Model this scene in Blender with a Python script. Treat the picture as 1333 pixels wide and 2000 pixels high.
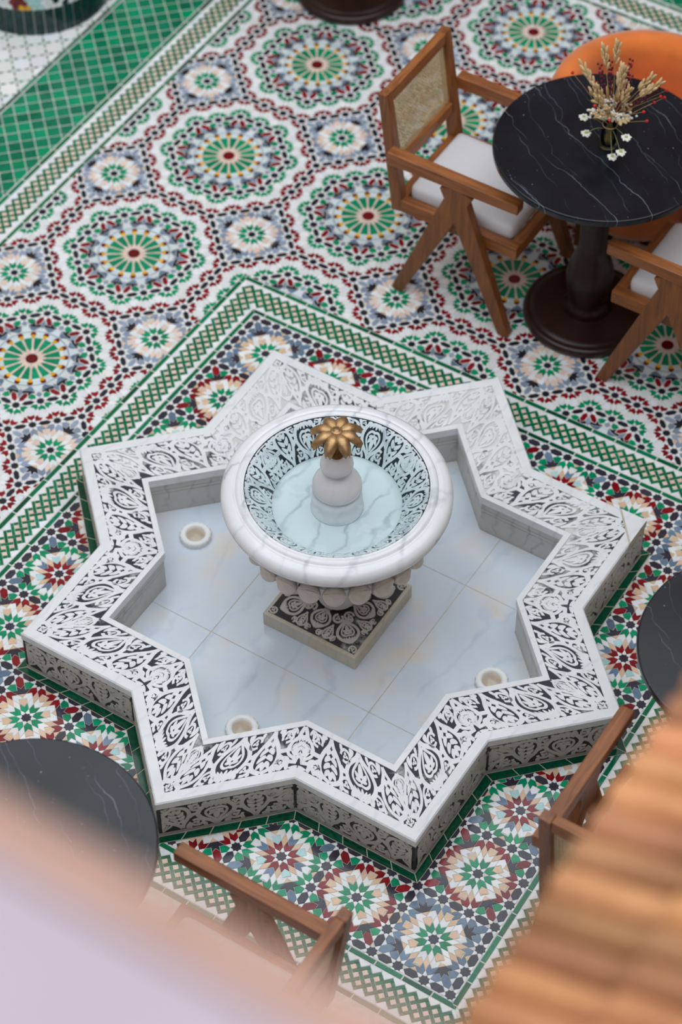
import bpy, bmesh, math, random
from mathutils import Vector, Matrix
for o in list(bpy.data.objects): bpy.data.objects.remove(o)
random.seed(7)
SC = bpy.context.scene
COL = SC.collection

# ------------------------------------------------------------------ camera
FPX = 4927.0                                   # focal length in pixels of the 1333x2000 frame
CAM = Vector((2.58921, -4.05463, 6.22623))
RX = Vector((0.8459656, 0.53322465, -0.00369771))
RY = Vector((0.40692918, -0.65004704, -0.64175345))   # image down
RZ = Vector((-0.34460245, 0.54139664, -0.7669021))    # view direction
cd = bpy.data.cameras.new('camera'); co = bpy.data.objects.new('camera', cd); COL.objects.link(co)
co.matrix_world = Matrix(((RX.x, -RY.x, -RZ.x, CAM.x), (RX.y, -RY.y, -RZ.y, CAM.y), (RX.z, -RY.z, -RZ.z, CAM.z), (0, 0, 0, 1)))
cd.sensor_fit = 'VERTICAL'; cd.sensor_height = 36.0; cd.sensor_width = 24.0
cd.lens = FPX / 2000 * 36.0
cd.clip_start = 0.05; cd.clip_end = 100
cd.dof.use_dof = True; cd.dof.focus_distance = 7.35; cd.dof.aperture_fstop = 1.8; cd.dof.aperture_blades = 0
SC.camera = co

# ------------------------------------------------------------------ sky, skylight, exposure
w = bpy.data.worlds.new('world'); SC.world = w; w.use_nodes = True
bgn = w.node_tree.nodes['Background']; bgn.inputs[0].default_value = (0.88, 0.94, 1.0, 1); bgn.inputs[1].default_value = 2.45
vs = SC.view_settings
vs.view_transform = 'Standard'; vs.look = 'None'; vs.gamma = 1.0; vs.exposure = 0.0; vs.use_curve_mapping = False

# ------------------------------------------------------------------ helpers
def lin(c): return tuple((x / 12.92 if x <= .04045 else ((x + .055) / 1.055) ** 2.4) for x in (v / 255 for v in c))
def new_mat(name):
    m = bpy.data.materials.new(name); m.use_nodes = True
    nt = m.node_tree; return m, nt, nt.nodes['Principled BSDF']
def N(nt, t, **kw):
    n = nt.nodes.new(t)
    for k, v in kw.items():
        if k in n.inputs: n.inputs[k].default_value = v
        else: setattr(n, k, v)
    return n
def ramp(nt, src, stops):
    r = nt.nodes.new('ShaderNodeValToRGB'); e = r.color_ramp.elements
    while len(e) < len(stops): e.new(.5)
    for i, (p, c) in enumerate(stops): e[i].position = p; e[i].color = (*c, 1) if len(c) == 3 else c
    nt.links.new(src, r.inputs[0]); return r
def mixc(nt, f, a, b, mode='MIX'):
    n = nt.nodes.new('ShaderNodeMix'); n.data_type = 'RGBA'; n.blend_type = mode
    for s, v in ((n.inputs[0], f), (n.inputs[6], a), (n.inputs[7], b)):
        if hasattr(v, 'links') or isinstance(v, bpy.types.NodeSocket): nt.links.new(v, s)
        else: s.default_value = v if isinstance(v, float) else (*v, 1)
    return n.outputs[2]
def objco(nt, scale=(1, 1, 1), rot=(0, 0, 0), loc=(0, 0, 0)):
    t = nt.nodes.new('ShaderNodeTexCoord'); m = nt.nodes.new('ShaderNodeMapping')
    m.inputs['Scale'].default_value = scale; m.inputs['Rotation'].default_value = rot; m.inputs['Location'].default_value = loc
    nt.links.new(t.outputs['Object'], m.inputs[0]); return m.outputs[0]
def noise(nt, vec, scale, detail=4, rough=.55, dist=0):
    n = N(nt, 'ShaderNodeTexNoise', Scale=float(scale), Detail=float(detail), Roughness=float(rough), Distortion=float(dist))
    nt.links.new(vec, n.inputs['Vector']); return n.outputs['Fac']
def bump(nt, b, h, strength=.1, dist=.002):
    n = N(nt, 'ShaderNodeBump', Strength=strength, Distance=dist); nt.links.new(h, n.inputs['Height']); nt.links.new(n.outputs[0], b.inputs['Normal'])

MAT = {}
def glaze(key, rgb, rough=.13, mottle=.25):
    """glazed zellige: per-tile tint attribute, mottled glaze, slightly wavy surface"""
    m, nt, b = new_mat('glaze_' + key)
    at = N(nt, 'ShaderNodeAttribute', attribute_name='tint')
    v = objco(nt)
    n = noise(nt, v, 70, 3)
    base = lin(rgb); dark = tuple(x * (1 - mottle) for x in base)
    r = ramp(nt, n, [(.3, dark), (.62, base)])
    nt.links.new(mixc(nt, 1.0, r.outputs[0], at.outputs['Color'], 'MULTIPLY'), b.inputs['Base Color'])
    b.inputs['Roughness'].default_value = rough; b.inputs['Specular IOR Level'].default_value = .45
    bump(nt, b, noise(nt, v, 55, 2), .12, .001)
    MAT[key] = m
glaze('green', (0, 152, 106)); glaze('forest', (0, 116, 74)); glaze('deep', (0, 84, 58), mottle=.4)
glaze('white', (243, 244, 244), mottle=.06); glaze('black', (40, 42, 54)); glaze('plum', (62, 58, 70), mottle=.3)
glaze('red', (146, 22, 32), mottle=.35); glaze('beige', (232, 198, 166), mottle=.1); glaze('blue', (112, 136, 160), mottle=.18)
glaze('greyblue', (150, 166, 188), mottle=.15); glaze('cyan', (186, 226, 226), mottle=.08); glaze('pale', (222, 234, 236), mottle=.06); glaze('yellow', (250, 186, 16), mottle=.15); glaze('maroon', (122, 20, 26), mottle=.3)
glaze('blush', (240, 214, 198), mottle=.08); glaze('emerald', (2, 130, 92), mottle=.35)
glaze('petrol', (10, 56, 54), mottle=.45)

def plain(key, rgb, rough=.5, metal=0.0, nscale=0, amt=.15, bumpy=0, spec=.5):
    m, nt, b = new_mat(key); c = lin(rgb)
    b.inputs['Roughness'].default_value = rough; b.inputs['Metallic'].default_value = metal; b.inputs['Specular IOR Level'].default_value = spec
    if nscale:
        v = objco(nt); n = noise(nt, v, nscale)
        r = ramp(nt, n, [(.3, tuple(x * (1 - amt) for x in c)), (.7, c)]); nt.links.new(r.outputs[0], b.inputs['Base Color'])
        if bumpy: bump(nt, b, n, bumpy)
    else: b.inputs['Base Color'].default_value = (*c, 1)
    MAT[key] = m; return m
plain('grout', (232, 228, 222), .85, nscale=40, amt=.2)
plain('grout_warm', (208, 196, 178), .85, nscale=60, amt=.3)
def marble(key, base, vein, amt=.6, scale=3.0, rough=.28, warm=None):
    m, nt, b = new_mat(key); v = objco(nt)
    d = noise(nt, v, scale * 1.3, 6, .6, 1.2)
    w_ = N(nt, 'ShaderNodeTexWave', Scale=scale, Distortion=9.0, Detail=5.0); w_.inputs['Detail Scale'].default_value = 1.4; nt.links.new(v, w_.inputs['Vector'])
    vein_f = ramp(nt, w_.outputs['Fac'], [(.0, (1, 1, 1)), (.07, (.25, .25, .25)), (.22, (0, 0, 0))])
    cloud = ramp(nt, d, [(.35, (0, 0, 0)), (.75, (1, 1, 1))])
    mul = N(nt, 'ShaderNodeMath', operation='MULTIPLY'); nt.links.new(vein_f.outputs[0], mul.inputs[0]); nt.links.new(cloud.outputs[0], mul.inputs[1])
    mul2 = N(nt, 'ShaderNodeMath', operation='MULTIPLY'); nt.links.new(mul.outputs[0], mul2.inputs[0]); mul2.inputs[1].default_value = amt
    c0 = lin(base); c1 = tuple(x * .9 for x in c0)
    soft = ramp(nt, noise(nt, v, scale * 2.2, 5), [(.3, c1), (.7, c0)])
    col = mixc(nt, mul2.outputs[0], soft.outputs[0], lin(vein))
    if warm:
        wf = ramp(nt, noise(nt, v, 5.5, 3), [(.5, (0, 0, 0)), (.75, (.7, .7, .7))])
        col = mixc(nt, wf.outputs[0], col, lin(warm))
    nt.links.new(col, b.inputs['Base Color']); b.inputs['Roughness'].default_value = rough
    b.inputs['Specular IOR Level'].default_value = .5
    MAT[key] = m
marble('marble_white', (236, 237, 238), (168, 174, 184), .35, 4.5, .25)
marble('marble_bowl', (238, 239, 241), (140, 150, 168), .75, 3.4, .16)
marble('marble_floor', (214, 224, 234), (160, 176, 198), .5, 2.2, .14, warm=(232, 214, 190))
marble('marble_wall', (203, 201, 196), (122, 124, 128), .7, 6.0, .35)
marble('marble_carved', (206, 200, 192), (150, 146, 142), .4, 8.0, .4)
marble('onyx', (228, 226, 228), (196, 198, 214), .4, 5.0, .12)
marble('plinth_stone', (206, 200, 184), (150, 140, 118), .5, 9.0, .4, warm=(196, 170, 130))
MAT['marble_white'].node_tree.nodes['Principled BSDF'].inputs['Roughness'].default_value = .25
def inlay(key, rgb, wear):
    """dark pigment in the carved ground, rubbed off in patches"""
    m, nt, b = new_mat(key); v = objco(nt)
    f = ramp(nt, noise(nt, v, 9, 5, .65), [(max(0., .62 - wear), (0, 0, 0)), (min(1., .78 - wear), (1, 1, 1))])
    nt.links.new(mixc(nt, f.outputs[0], lin(rgb), lin((206, 208, 204))), b.inputs['Base Color']); b.inputs['Roughness'].default_value = .55
    MAT[key] = m
inlay('inlay_dark', (34, 42, 52), .04); inlay('inlay_worn', (60, 72, 80), .3); inlay('inlay_brown', (50, 46, 46), .03); inlay('inlay_bowl', (46, 58, 66), -.24); inlay('inlay_half', (44, 54, 62), .17)
def wood(key, a, bcol, scale=(6, 60, 60), rough=.42):
    m, nt, b = new_mat(key); v = objco(nt, scale)
    n = noise(nt, v, 1.0, 6, .6, .8)
    r = ramp(nt, n, [(.25, lin(a)), (.5, tuple((x + y) / 2 for x, y in zip(lin(a), lin(bcol)))), (.75, lin(bcol))])
    nt.links.new(r.outputs[0], b.inputs['Base Color']); b.inputs['Roughness'].default_value = rough
    bump(nt, b, n, .15, .001); MAT[key] = m
wood('teak', (100, 54, 25), (176, 108, 56)); wood('teak_v', (92, 52, 26), (160, 98, 52), (60, 60, 6)); wood('teak_y', (100, 54, 25), (178, 110, 56), (60, 6, 60))
wood('walnut', (30, 16, 12), (54, 29, 19), (8, 8, 40), .32)
plain('cane', (240, 216, 168), .45, nscale=80, amt=.25)
plain('cushion', (226, 224, 226), .9, nscale=300, amt=.06, bumpy=.15, spec=.2)
plain('velvet', (238, 128, 58), .85, nscale=7, amt=.3, bumpy=.1, spec=.2); 
MAT['velvet'].node_tree.nodes['Principled BSDF'].inputs['Sheen Weight'].default_value = .4
plain('bronze', (200, 160, 112), .40, .65, nscale=42, amt=.55, bumpy=.2)
plain('brass_dark', (150, 104, 58), .45, .8, nscale=150, amt=.6, bumpy=.4)
plain('lens_glass', (196, 180, 160), .12, nscale=30, amt=.2)
plain('fitting_white', (238, 238, 236), .4)
plain('straw', (228, 198, 146), .8, nscale=90, amt=.3); plain('stem_tan', (196, 156, 96), .8, nscale=120, amt=.3); plain('stem_green', (132, 146, 92), .7)
plain('flower_white', (238, 236, 226), .8); plain('berry', (196, 34, 26), .5); plain('plum_flower', (110, 18, 44), .8, nscale=200, amt=.4); plain('flower_eye', (176, 178, 110), .8)
plain('plaster', (148, 133, 140), .9, nscale=4, amt=.08); plain('terracotta_trim', (160, 124, 108), .8, nscale=12, amt=.2)
plain('court_wall', (168, 156, 144), .9, nscale=3, amt=.1); plain('far_wall', (112, 92, 78), .9, nscale=3, amt=.2)
def terracotta():
    m, nt, b = new_mat('roof_tile'); v = objco(nt, (1, 1, 1)); at = N(nt, 'ShaderNodeAttribute', attribute_name='tint')
    r = ramp(nt, noise(nt, v, 9, 4), [(.3, lin((166, 112, 72))), (.7, lin((198, 140, 94)))])
    nt.links.new(mixc(nt, 1.0, r.outputs[0], at.outputs['Color'], 'MULTIPLY'), b.inputs['Base Color']); b.inputs['Roughness'].default_value = .7
    MAT['roof_tile'] = m
terracotta()
def black_marble():
    m, nt, b = new_mat('marble_black'); v = objco(nt, (1, 1, 1), (0, 0, .9))
    d = N(nt, 'ShaderNodeTexNoise', Scale=2.2, Detail=5.0, Roughness=.55); nt.links.new(v, d.inputs['Vector'])
    add = N(nt, 'ShaderNodeVectorMath', operation='MULTIPLY_ADD'); nt.links.new(d.outputs['Color'], add.inputs[0]); add.inputs[1].default_value = (.16, .16, .16); nt.links.new(v, add.inputs[2])
    def veins(scale, width, rot, gate):
        mp = nt.nodes.new('ShaderNodeMapping'); mp.inputs['Rotation'].default_value = (0, 0, rot); nt.links.new(add.outputs[0], mp.inputs[0])
        wv = N(nt, 'ShaderNodeTexWave', wave_profile='SAW', Scale=scale, Distortion=2.2, Detail=4.0); wv.inputs['Detail Scale'].default_value = 2.0; nt.links.new(mp.outputs[0], wv.inputs['Vector'])
        r = ramp(nt, wv.outputs['Fac'], [(0, (1, 1, 1)), (width, (0, 0, 0))])
        g = ramp(nt, noise(nt, v, gate, 3), [(.43, (0, 0, 0)), (.6, (1, 1, 1))])
        mu = N(nt, 'ShaderNodeMath', operation='MULTIPLY'); nt.links.new(r.outputs[0], mu.inputs[0]); nt.links.new(g.outputs[0], mu.inputs[1]); return mu.outputs[0]
    a = veins(2.3, .010, 1.15, 3.2); c = veins(3.7, .007, 1.3, 5)
    vo = N(nt, 'ShaderNodeTexVoronoi', Scale=46.0); nt.links.new(v, vo.inputs['Vector'])
    fl = ramp(nt, vo.outputs['Distance'], [(0, (1, 1, 1)), (.13, (0, 0, 0))])
    gg = ramp(nt, noise(nt, v, 12, 2), [(.5, (0, 0, 0)), (.7, (1, 1, 1))])
    mu = N(nt, 'ShaderNodeMath', operation='MULTIPLY'); nt.links.new(fl.outputs[0], mu.inputs[0]); nt.links.new(gg.outputs[0], mu.inputs[1])
    s1 = N(nt, 'ShaderNodeMath', operation='MAXIMUM'); nt.links.new(a, s1.inputs[0]); nt.links.new(c, s1.inputs[1])
    s2 = N(nt, 'ShaderNodeMath', operation='MAXIMUM'); nt.links.new(s1.outputs[0], s2.inputs[0]); nt.links.new(mu.outputs[0], s2.inputs[1])
    base = ramp(nt, noise(nt, v, 5, 5), [(.3, lin((14, 15, 21))), (.75, lin((34, 35, 44)))])
    nt.links.new(mixc(nt, s2.outputs[0], base.outputs[0], lin((176, 188, 204))), b.inputs['Base Color'])
    b.inputs['Roughness'].default_value = .2; b.inputs['Specular IOR Level'].default_value = .4
    MAT['marble_black'] = m
black_marble()
def clear(key, tint, gloss_rough=.02, ior=1.33, wav=0.0):
    """thin clear surface: see-through tint plus a Fresnel reflection"""
    m = bpy.data.materials.new(key); m.use_nodes = True; nt = m.node_tree; nt.nodes.clear()
    out = nt.nodes.new('ShaderNodeOutputMaterial'); tr = nt.nodes.new('ShaderNodeBsdfTransparent'); gl = nt.nodes.new('ShaderNodeBsdfGlossy')
    tr.inputs[0].default_value = (*tint, 1); gl.inputs['Roughness'].default_value = gloss_rough
    fr = N(nt, 'ShaderNodeFresnel', IOR=ior); mx = nt.nodes.new('ShaderNodeMixShader')
    if wav:
        bn = N(nt, 'ShaderNodeBump', Strength=wav, Distance=.004); nt.links.new(noise(nt, objco(nt), 16, 2), bn.inputs['Height'])
        nt.links.new(bn.outputs[0], gl.inputs['Normal']); nt.links.new(bn.outputs[0], fr.inputs['Normal'])
    nt.links.new(fr.outputs[0], mx.inputs[0]); nt.links.new(tr.outputs[0], mx.inputs[1]); nt.links.new(gl.outputs[0], mx.inputs[2]); nt.links.new(mx.outputs[0], out.inputs[0])
    MAT[key] = m
clear('water', (.97, .99, .99), .03, 1.33, .12); clear('bottle_glass', (.93, .97, .94), .02, 1.3)

def absorb(m, colr, dens):
    nt = MAT[m].node_tree; v = nt.nodes.new('ShaderNodeVolumeAbsorption'); v.inputs['Color'].default_value = (*colr, 1); v.inputs['Density'].default_value = dens
    nt.links.new(v.outputs[0], nt.nodes['Material Output'].inputs['Volume'])
clear('water_bed', (1, 1, 1), .1, 1.0001)
for k_ in ('water', 'water_bed'): absorb(k_, (.50, .88, .86), .8)
marble('marble_lobe', (226, 217, 206), (176, 160, 146), .4, 8.0, .2, warm=(206, 176, 146))
def link(o, parent=None):
    COL.objects.link(o)
    if parent is not None: o.parent = parent
    return o
def mesh_obj(name, verts, faces, mats, parent=None, fm=None, tints=None, smooth=False, loc=None):
    me = bpy.data.meshes.new(name); me.from_pydata(verts, [], faces)
    for k in (mats if isinstance(mats, (list, tuple)) else [mats]): me.materials.append(MAT[k])
    if fm: me.polygons.foreach_set('material_index', fm)
    if tints:
        a = me.attributes.new('tint', 'FLOAT_COLOR', 'FACE'); flat = []
        for t in tints: flat.extend((t[0], t[1], t[2], 1.0))
        a.data.foreach_set('color', flat)
    if smooth: me.polygons.foreach_set('use_smooth', [True] * len(me.polygons))
    me.update()
    o = bpy.data.objects.new(name, me)
    if loc is not None: o.location = loc
    return link(o, parent)
def bm_obj(name, bm, mats, parent=None, smooth=False, loc=None):
    me = bpy.data.meshes.new(name); bmesh.ops.recalc_face_normals(bm, faces=bm.faces[:]); bm.to_mesh(me); bm.free()
    for k in (mats if isinstance(mats, (list, tuple)) else [mats]): me.materials.append(MAT[k])
    if smooth: me.polygons.foreach_set('use_smooth', [True] * len(me.polygons))
    o = bpy.data.objects.new(name, me)
    if loc is not None: o.location = loc
    return link(o, parent)
def thing(name, label, cat, loc=(0, 0, 0), rz=0, group=None):
    o = bpy.data.objects.new(name, None); COL.objects.link(o); o.location = loc; o.rotation_euler = (0, 0, rz); o.empty_display_size = .05
    return tag(o, label, cat, group)
def tag(o, label, cat, group=None):
    o['label'] = label; o['category'] = cat
    if group: o['group'] = group
    return o
def structure(o): o['kind'] = 'structure'; return o
def copy_tree(o, parent=None):
    c = o.copy(); COL.objects.link(c); c.parent = parent
    for ch in list(o.children): copy_tree(ch, c)
    return c
def box(bm, x0, x1, y0, y1, z0, z1, M=None, bev=0):
    vs_ = [bm.verts.new(v) for v in ((x0, y0, z0), (x1, y0, z0), (x1, y1, z0), (x0, y1, z0), (x0, y0, z1), (x1, y0, z1), (x1, y1, z1), (x0, y1, z1))]
    fs = [bm.faces.new([vs_[i] for i in f]) for f in ((3, 2, 1, 0), (4, 5, 6, 7), (0, 1, 5, 4), (1, 2, 6, 5), (2, 3, 7, 6), (3, 0, 4, 7))]
    if bev: 
        r = bmesh.ops.bevel(bm, geom=list({e for f in fs for e in f.edges}), offset=bev, segments=2, affect='EDGES', profile=.6)
        vs_ = [v for v in bm.verts if any(v in f.verts for f in r['faces'])] if M else vs_
    if M: bmesh.ops.transform(bm, matrix=M, verts=vs_)
def beam(bm, a, b, wa, wb, side, bev=.003):
    """tapered bar from a to b; side = unit vector across; wa/wb = (across, other) sizes at both ends"""
    a = Vector(a); b = Vector(b); d = (b - a).normalized(); s = Vector(side); s = (s - d * s.dot(d)).normalized(); t = d.cross(s)
    vs_ = []
    for p, (p1, p2) in ((a, wa), (b, wb)):
        for i, j in ((-1, -1), (1, -1), (1, 1), (-1, 1)): vs_.append(bm.verts.new(p + s * (i * p1 / 2) + t * (j * p2 / 2)))
    fs = [bm.faces.new([vs_[i] for i in f]) for f in ((3, 2, 1, 0), (4, 5, 6, 7), (0, 1, 5, 4), (1, 2, 6, 5), (2, 3, 7, 6), (3, 0, 4, 7))]
    if bev: bmesh.ops.bevel(bm, geom=list({e for f in fs for e in f.edges}), offset=bev, segments=2, affect='EDGES', profile=.6)
def lathe(prof, n=64, cap0=False, cap1=False):
    verts = []; faces = []
    for r, z in prof:
        for i in range(n): a = 2 * math.pi * i / n; verts.append((r * math.cos(a), r * math.sin(a), z))
    for k in range(len(prof) - 1):
        for i in range(n):
            j = (i + 1) % n; faces.append((k * n + i, k * n + j, (k + 1) * n + j, (k + 1) * n + i))
    if cap0: faces.append(tuple(reversed(range(n))))
    if cap1: faces.append(tuple((len(prof) - 1) * n + i for i in range(n)))
    return verts, faces
def tube(path, r, n=6):
    verts = []; faces = []; P = [Vector(p) for p in path]
    rr = r if isinstance(r, (list, tuple)) else [r] * len(P)
    for i, p in enumerate(P):
        d = (P[min(i + 1, len(P) - 1)] - P[max(i - 1, 0)]).normalized()
        s = d.cross(Vector((0.31, 0.2, 1)) if abs(d.z) < .9 else Vector((1, .1, 0))).normalized(); t = d.cross(s)
        for k in range(n): a = 2 * math.pi * k / n; verts.append(tuple(p + (s * math.cos(a) + t * math.sin(a)) * rr[i]))
    for i in range(len(P) - 1):
        for k in range(n): j = (k + 1) % n; faces.append((i * n + k, i * n + j, (i + 1) * n + j, (i + 1) * n + k))
    faces.append(tuple(reversed(range(n)))); faces.append(tuple((len(P) - 1) * n + k for k in range(n)))
    return verts, faces
class MB:
    """collects several shapes into one mesh"""
    def __init__(s): s.v = []; s.f = []
    def add(s, vf, M=None):
        o = len(s.v); s.v.extend([tuple(M @ Vector(p)) for p in vf[0]] if M else vf[0]); s.f.extend([tuple(i + o for i in f) for f in vf[1]])
    def build(s, name, mat, parent=None, smooth=True, loc=None): return mesh_obj(name, s.v, s.f, mat, parent, smooth=smooth, loc=loc)
def project(p):
    d = Vector(p) - CAM; z = d.dot(RZ); return (FPX * d.dot(RX) / z + 666.5, FPX * d.dot(RY) / z + 1000)

# ------------------------------------------------------------------ zellige mosaic: polygons in units of L (distance between two star tiles)
L = 0.0828427
S2 = math.sqrt(.5); R = (math.sqrt(2) - 1) / 2; P = math.sqrt(2) * R; H = R * S2; K = 1.7071068 * R
TILES = []           # (kind, colour, [world xy...], z lift)
def rot(p, a): c, s = math.cos(a), math.sin(a); return (p[0] * c - p[1] * s, p[0] * s + p[1] * c)
def tr(poly, cx, cy, a=0.0, s=1.0): return [(cx + s * q[0], cy + s * q[1]) for q in (rot(p, a) for p in poly)]
def star8():
    return [(R * m * math.cos(i * math.pi / 8), R * m * math.sin(i * math.pi / 8)) for i, m in ((i, 1 if i % 2 == 0 else .76537) for i in range(16))]
def kite():   # in the notch at 22.5 degrees
    a = math.pi / 8; r = R * .76537; q = R * 1.8478
    return [(r * math.cos(a), r * math.sin(a)), (R, 0), (q * math.cos(a), q * math.sin(a)), (R * S2, R * S2)]
HEXA = [(R, 0), (K, -H), (K + P, -H), (K + P + H, 0), (K + P, H), (K, H)]              # lies on +x from a star tile
PETAL = [(R, 0), (K, -H), (K + P, -H), (K + P - H, 0), (K + P, H), (K, H)]
E1 = .165
SHORT = [(R, 0), (K, -H), (K + E1, -H), (K + E1 - H * .5, 0), (K + E1, H), (K, H)]
TONGUE = [(K + E1, -H), (K + P, -H), (K + P - H, 0), (K + P, H), (K + E1, H), (K + E1 - H * .5, 0)]
HOUSE_S = [(R, 0), (K, -H), (K + R, -H), (K + R, H), (K, H)]                           # short green leaf
def rhomb(): # from a kite tip, between directions 0 and 45 degrees
    return [(K, H), (K + P, H), (K + P + P * S2, H + P * S2), (K + P * S2, H + P * S2)]
class Field:
    def __init__(s): s.seen = set(); s.out = []
    def add(s, kind, colr, poly, key=True):
        cx = sum(p[0] for p in poly) / len(poly); cy = sum(p[1] for p in poly) / len(poly)
        if key:
            k = (round(cx * 12), round(cy * 12), kind)
            for dx in (-1, 0, 1):
                for dy in (-1, 0, 1):
                    if (k[0] + dx, k[1] + dy, kind) in s.seen: return
            s.seen.add(k)
        s.out.append((kind, colr, poly))
    def star(s, x, y, f, col='black'):
        s.add('star_tile', col, f(tr(star8(), x, y)))
        for i in range(8): s.add('kite_tile', 'white', f(tr(kite(), x, y, i * math.pi / 4)))
Q4 = math.pi / 4
SCHEME = {
 'B': dict(petal='blue', inner='green', chev='white', house='beige', dhouse='beige', irh='white', orh='beige', dhex='blue', leaf='blue', crown='plum', hexa='plum', star='plum'),
 'R': dict(petal='red', inner='green', chev='white', house='beige', dhouse='beige', irh='white', orh='beige', dhex='red', leaf='green', crown='plum', hexa='plum', star='plum'),
 'G': dict(petal='green', inner='red', chev='blue', house='white', dhouse='cyan', irh='beige', orh='white', dhex='blue', leaf='green', crown='plum', hexa='plum', star='plum'),
 'W': dict(petal='greyblue', inner='green', chev='white', house='blush', dhouse='blush', irh='white', orh='blush', dhex='greyblue', leaf='greyblue', crown='black', hexa='black', star='black')}
def square_cell(F, f0, C):
    """one 3L x 3L square with an eightfold rosette; f0 maps local polygon to the field"""
    for q in range(4):
        f = lambda poly, q=q: f0([rot(p, q * math.pi / 2) for p in poly])
        for x in (-.5, .5, 1.5): F.star(x, -1.5, f, C['star'])
        for x in (-1.5, -.5, .5): F.add('hexagon_tile', C['hexa'], f(tr(HEXA, x, -1.5)))
        F.add('hexagon_tile', C['dhex'], f(tr(HEXA, 1.5, -1.5, 3 * Q4)))
        for sg in (1, -1):
            mx = (lambda poly: poly) if sg == 1 else (lambda poly: [(-p[0], p[1]) for p in poly])
            g = lambda poly, mx=mx: f(mx(poly))
            F.add('petal_tile', C['petal'], g(tr(PETAL, .5, -1.5, 2 * Q4)))
            pt = [(.5 - R * S2, -1.5 + R * S2), (.5 - H, -1.5 + K), (H, -1.5 + K + R), (H, -1.1464), (0, -1.1464), (0, -1.2071), (.1464, -1.3536)]
            F.add('petal_tile', C['petal'], g(pt))
            F.add('leaf_tile', C['leaf'], g(tr(HOUSE_S, .5, -1.5, Q4)))
            F.add('triangle_tile', 'white', g([(.8536, -1.3536), (1.1464, -1.3536), (1.0, -1.2071)]))
            F.add('rhombus_tile', C['orh'], g(tr(rhomb(), .5, -1.5, 2 * Q4)))
            F.add('rhombus_tile', C['irh'], g(tr(rhomb(), 0, 0, -2 * Q4)))
            F.add('flank_tile', 'white', g([(.3535, -.5607), (.3535, -.8536), (.5, -1.0), (.6464, -.8536), (.6464, -.6464), (.6036, -.6036), (.5, -.707)]) if sg == 1 else
                  f([(-p[1], -p[0]) for p in [(.3535, -.5607), (.3535, -.8536), (.5, -1.0), (.6464, -.8536), (.6464, -.6464), (.6036, -.6036), (.5, -.707)]]))
        F.add('triangle_tile', 'beige', f([(-.1464, -1.3536), (.1464, -1.3536), (0, -1.2071)]))
        F.add('chevron_tile', C['chev'], f([(-H, -.6465), (0, -.5), (H, -.6465), (H, -.9394), (0, -.793), (-H, -.9394)]))
        F.add('house_tile', C['house'], f([(0, -.793), (-H, -.9394), (-H, -1.1464), (0, -1.11), (H, -1.1464), (H, -.9394)]))
        F.add('petal_tile', C['inner'], f(tr(PETAL, 0, 0, -2 * Q4))); F.add('petal_tile', C['inner'], f(tr(PETAL, 0, 0, -Q4)))
        F.add('house_tile', C['dhouse'], f([(.3535, -.3535), (.5607, -.3535), (.707, -.5), (.585, -.585), (.5, -.707), (.3535, -.5607)]))
        F.add('triangle_tile', 'beige', f([(.6464, -.6464), (.6464, -.8536), (.8536, -.6464)]))
        F.add('crown_tile', C['crown'], f([(.6464, -.8536), (.6464, -1.1465), (.793, -1.0), (.9394, -1.1464), (.9394, -.9394), (1.1464, -.9394), (1.0, -.793), (1.1465, -.6464), (.8536, -.6464)]))
    F.star(0, 0, f0, C['star'])
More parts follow.
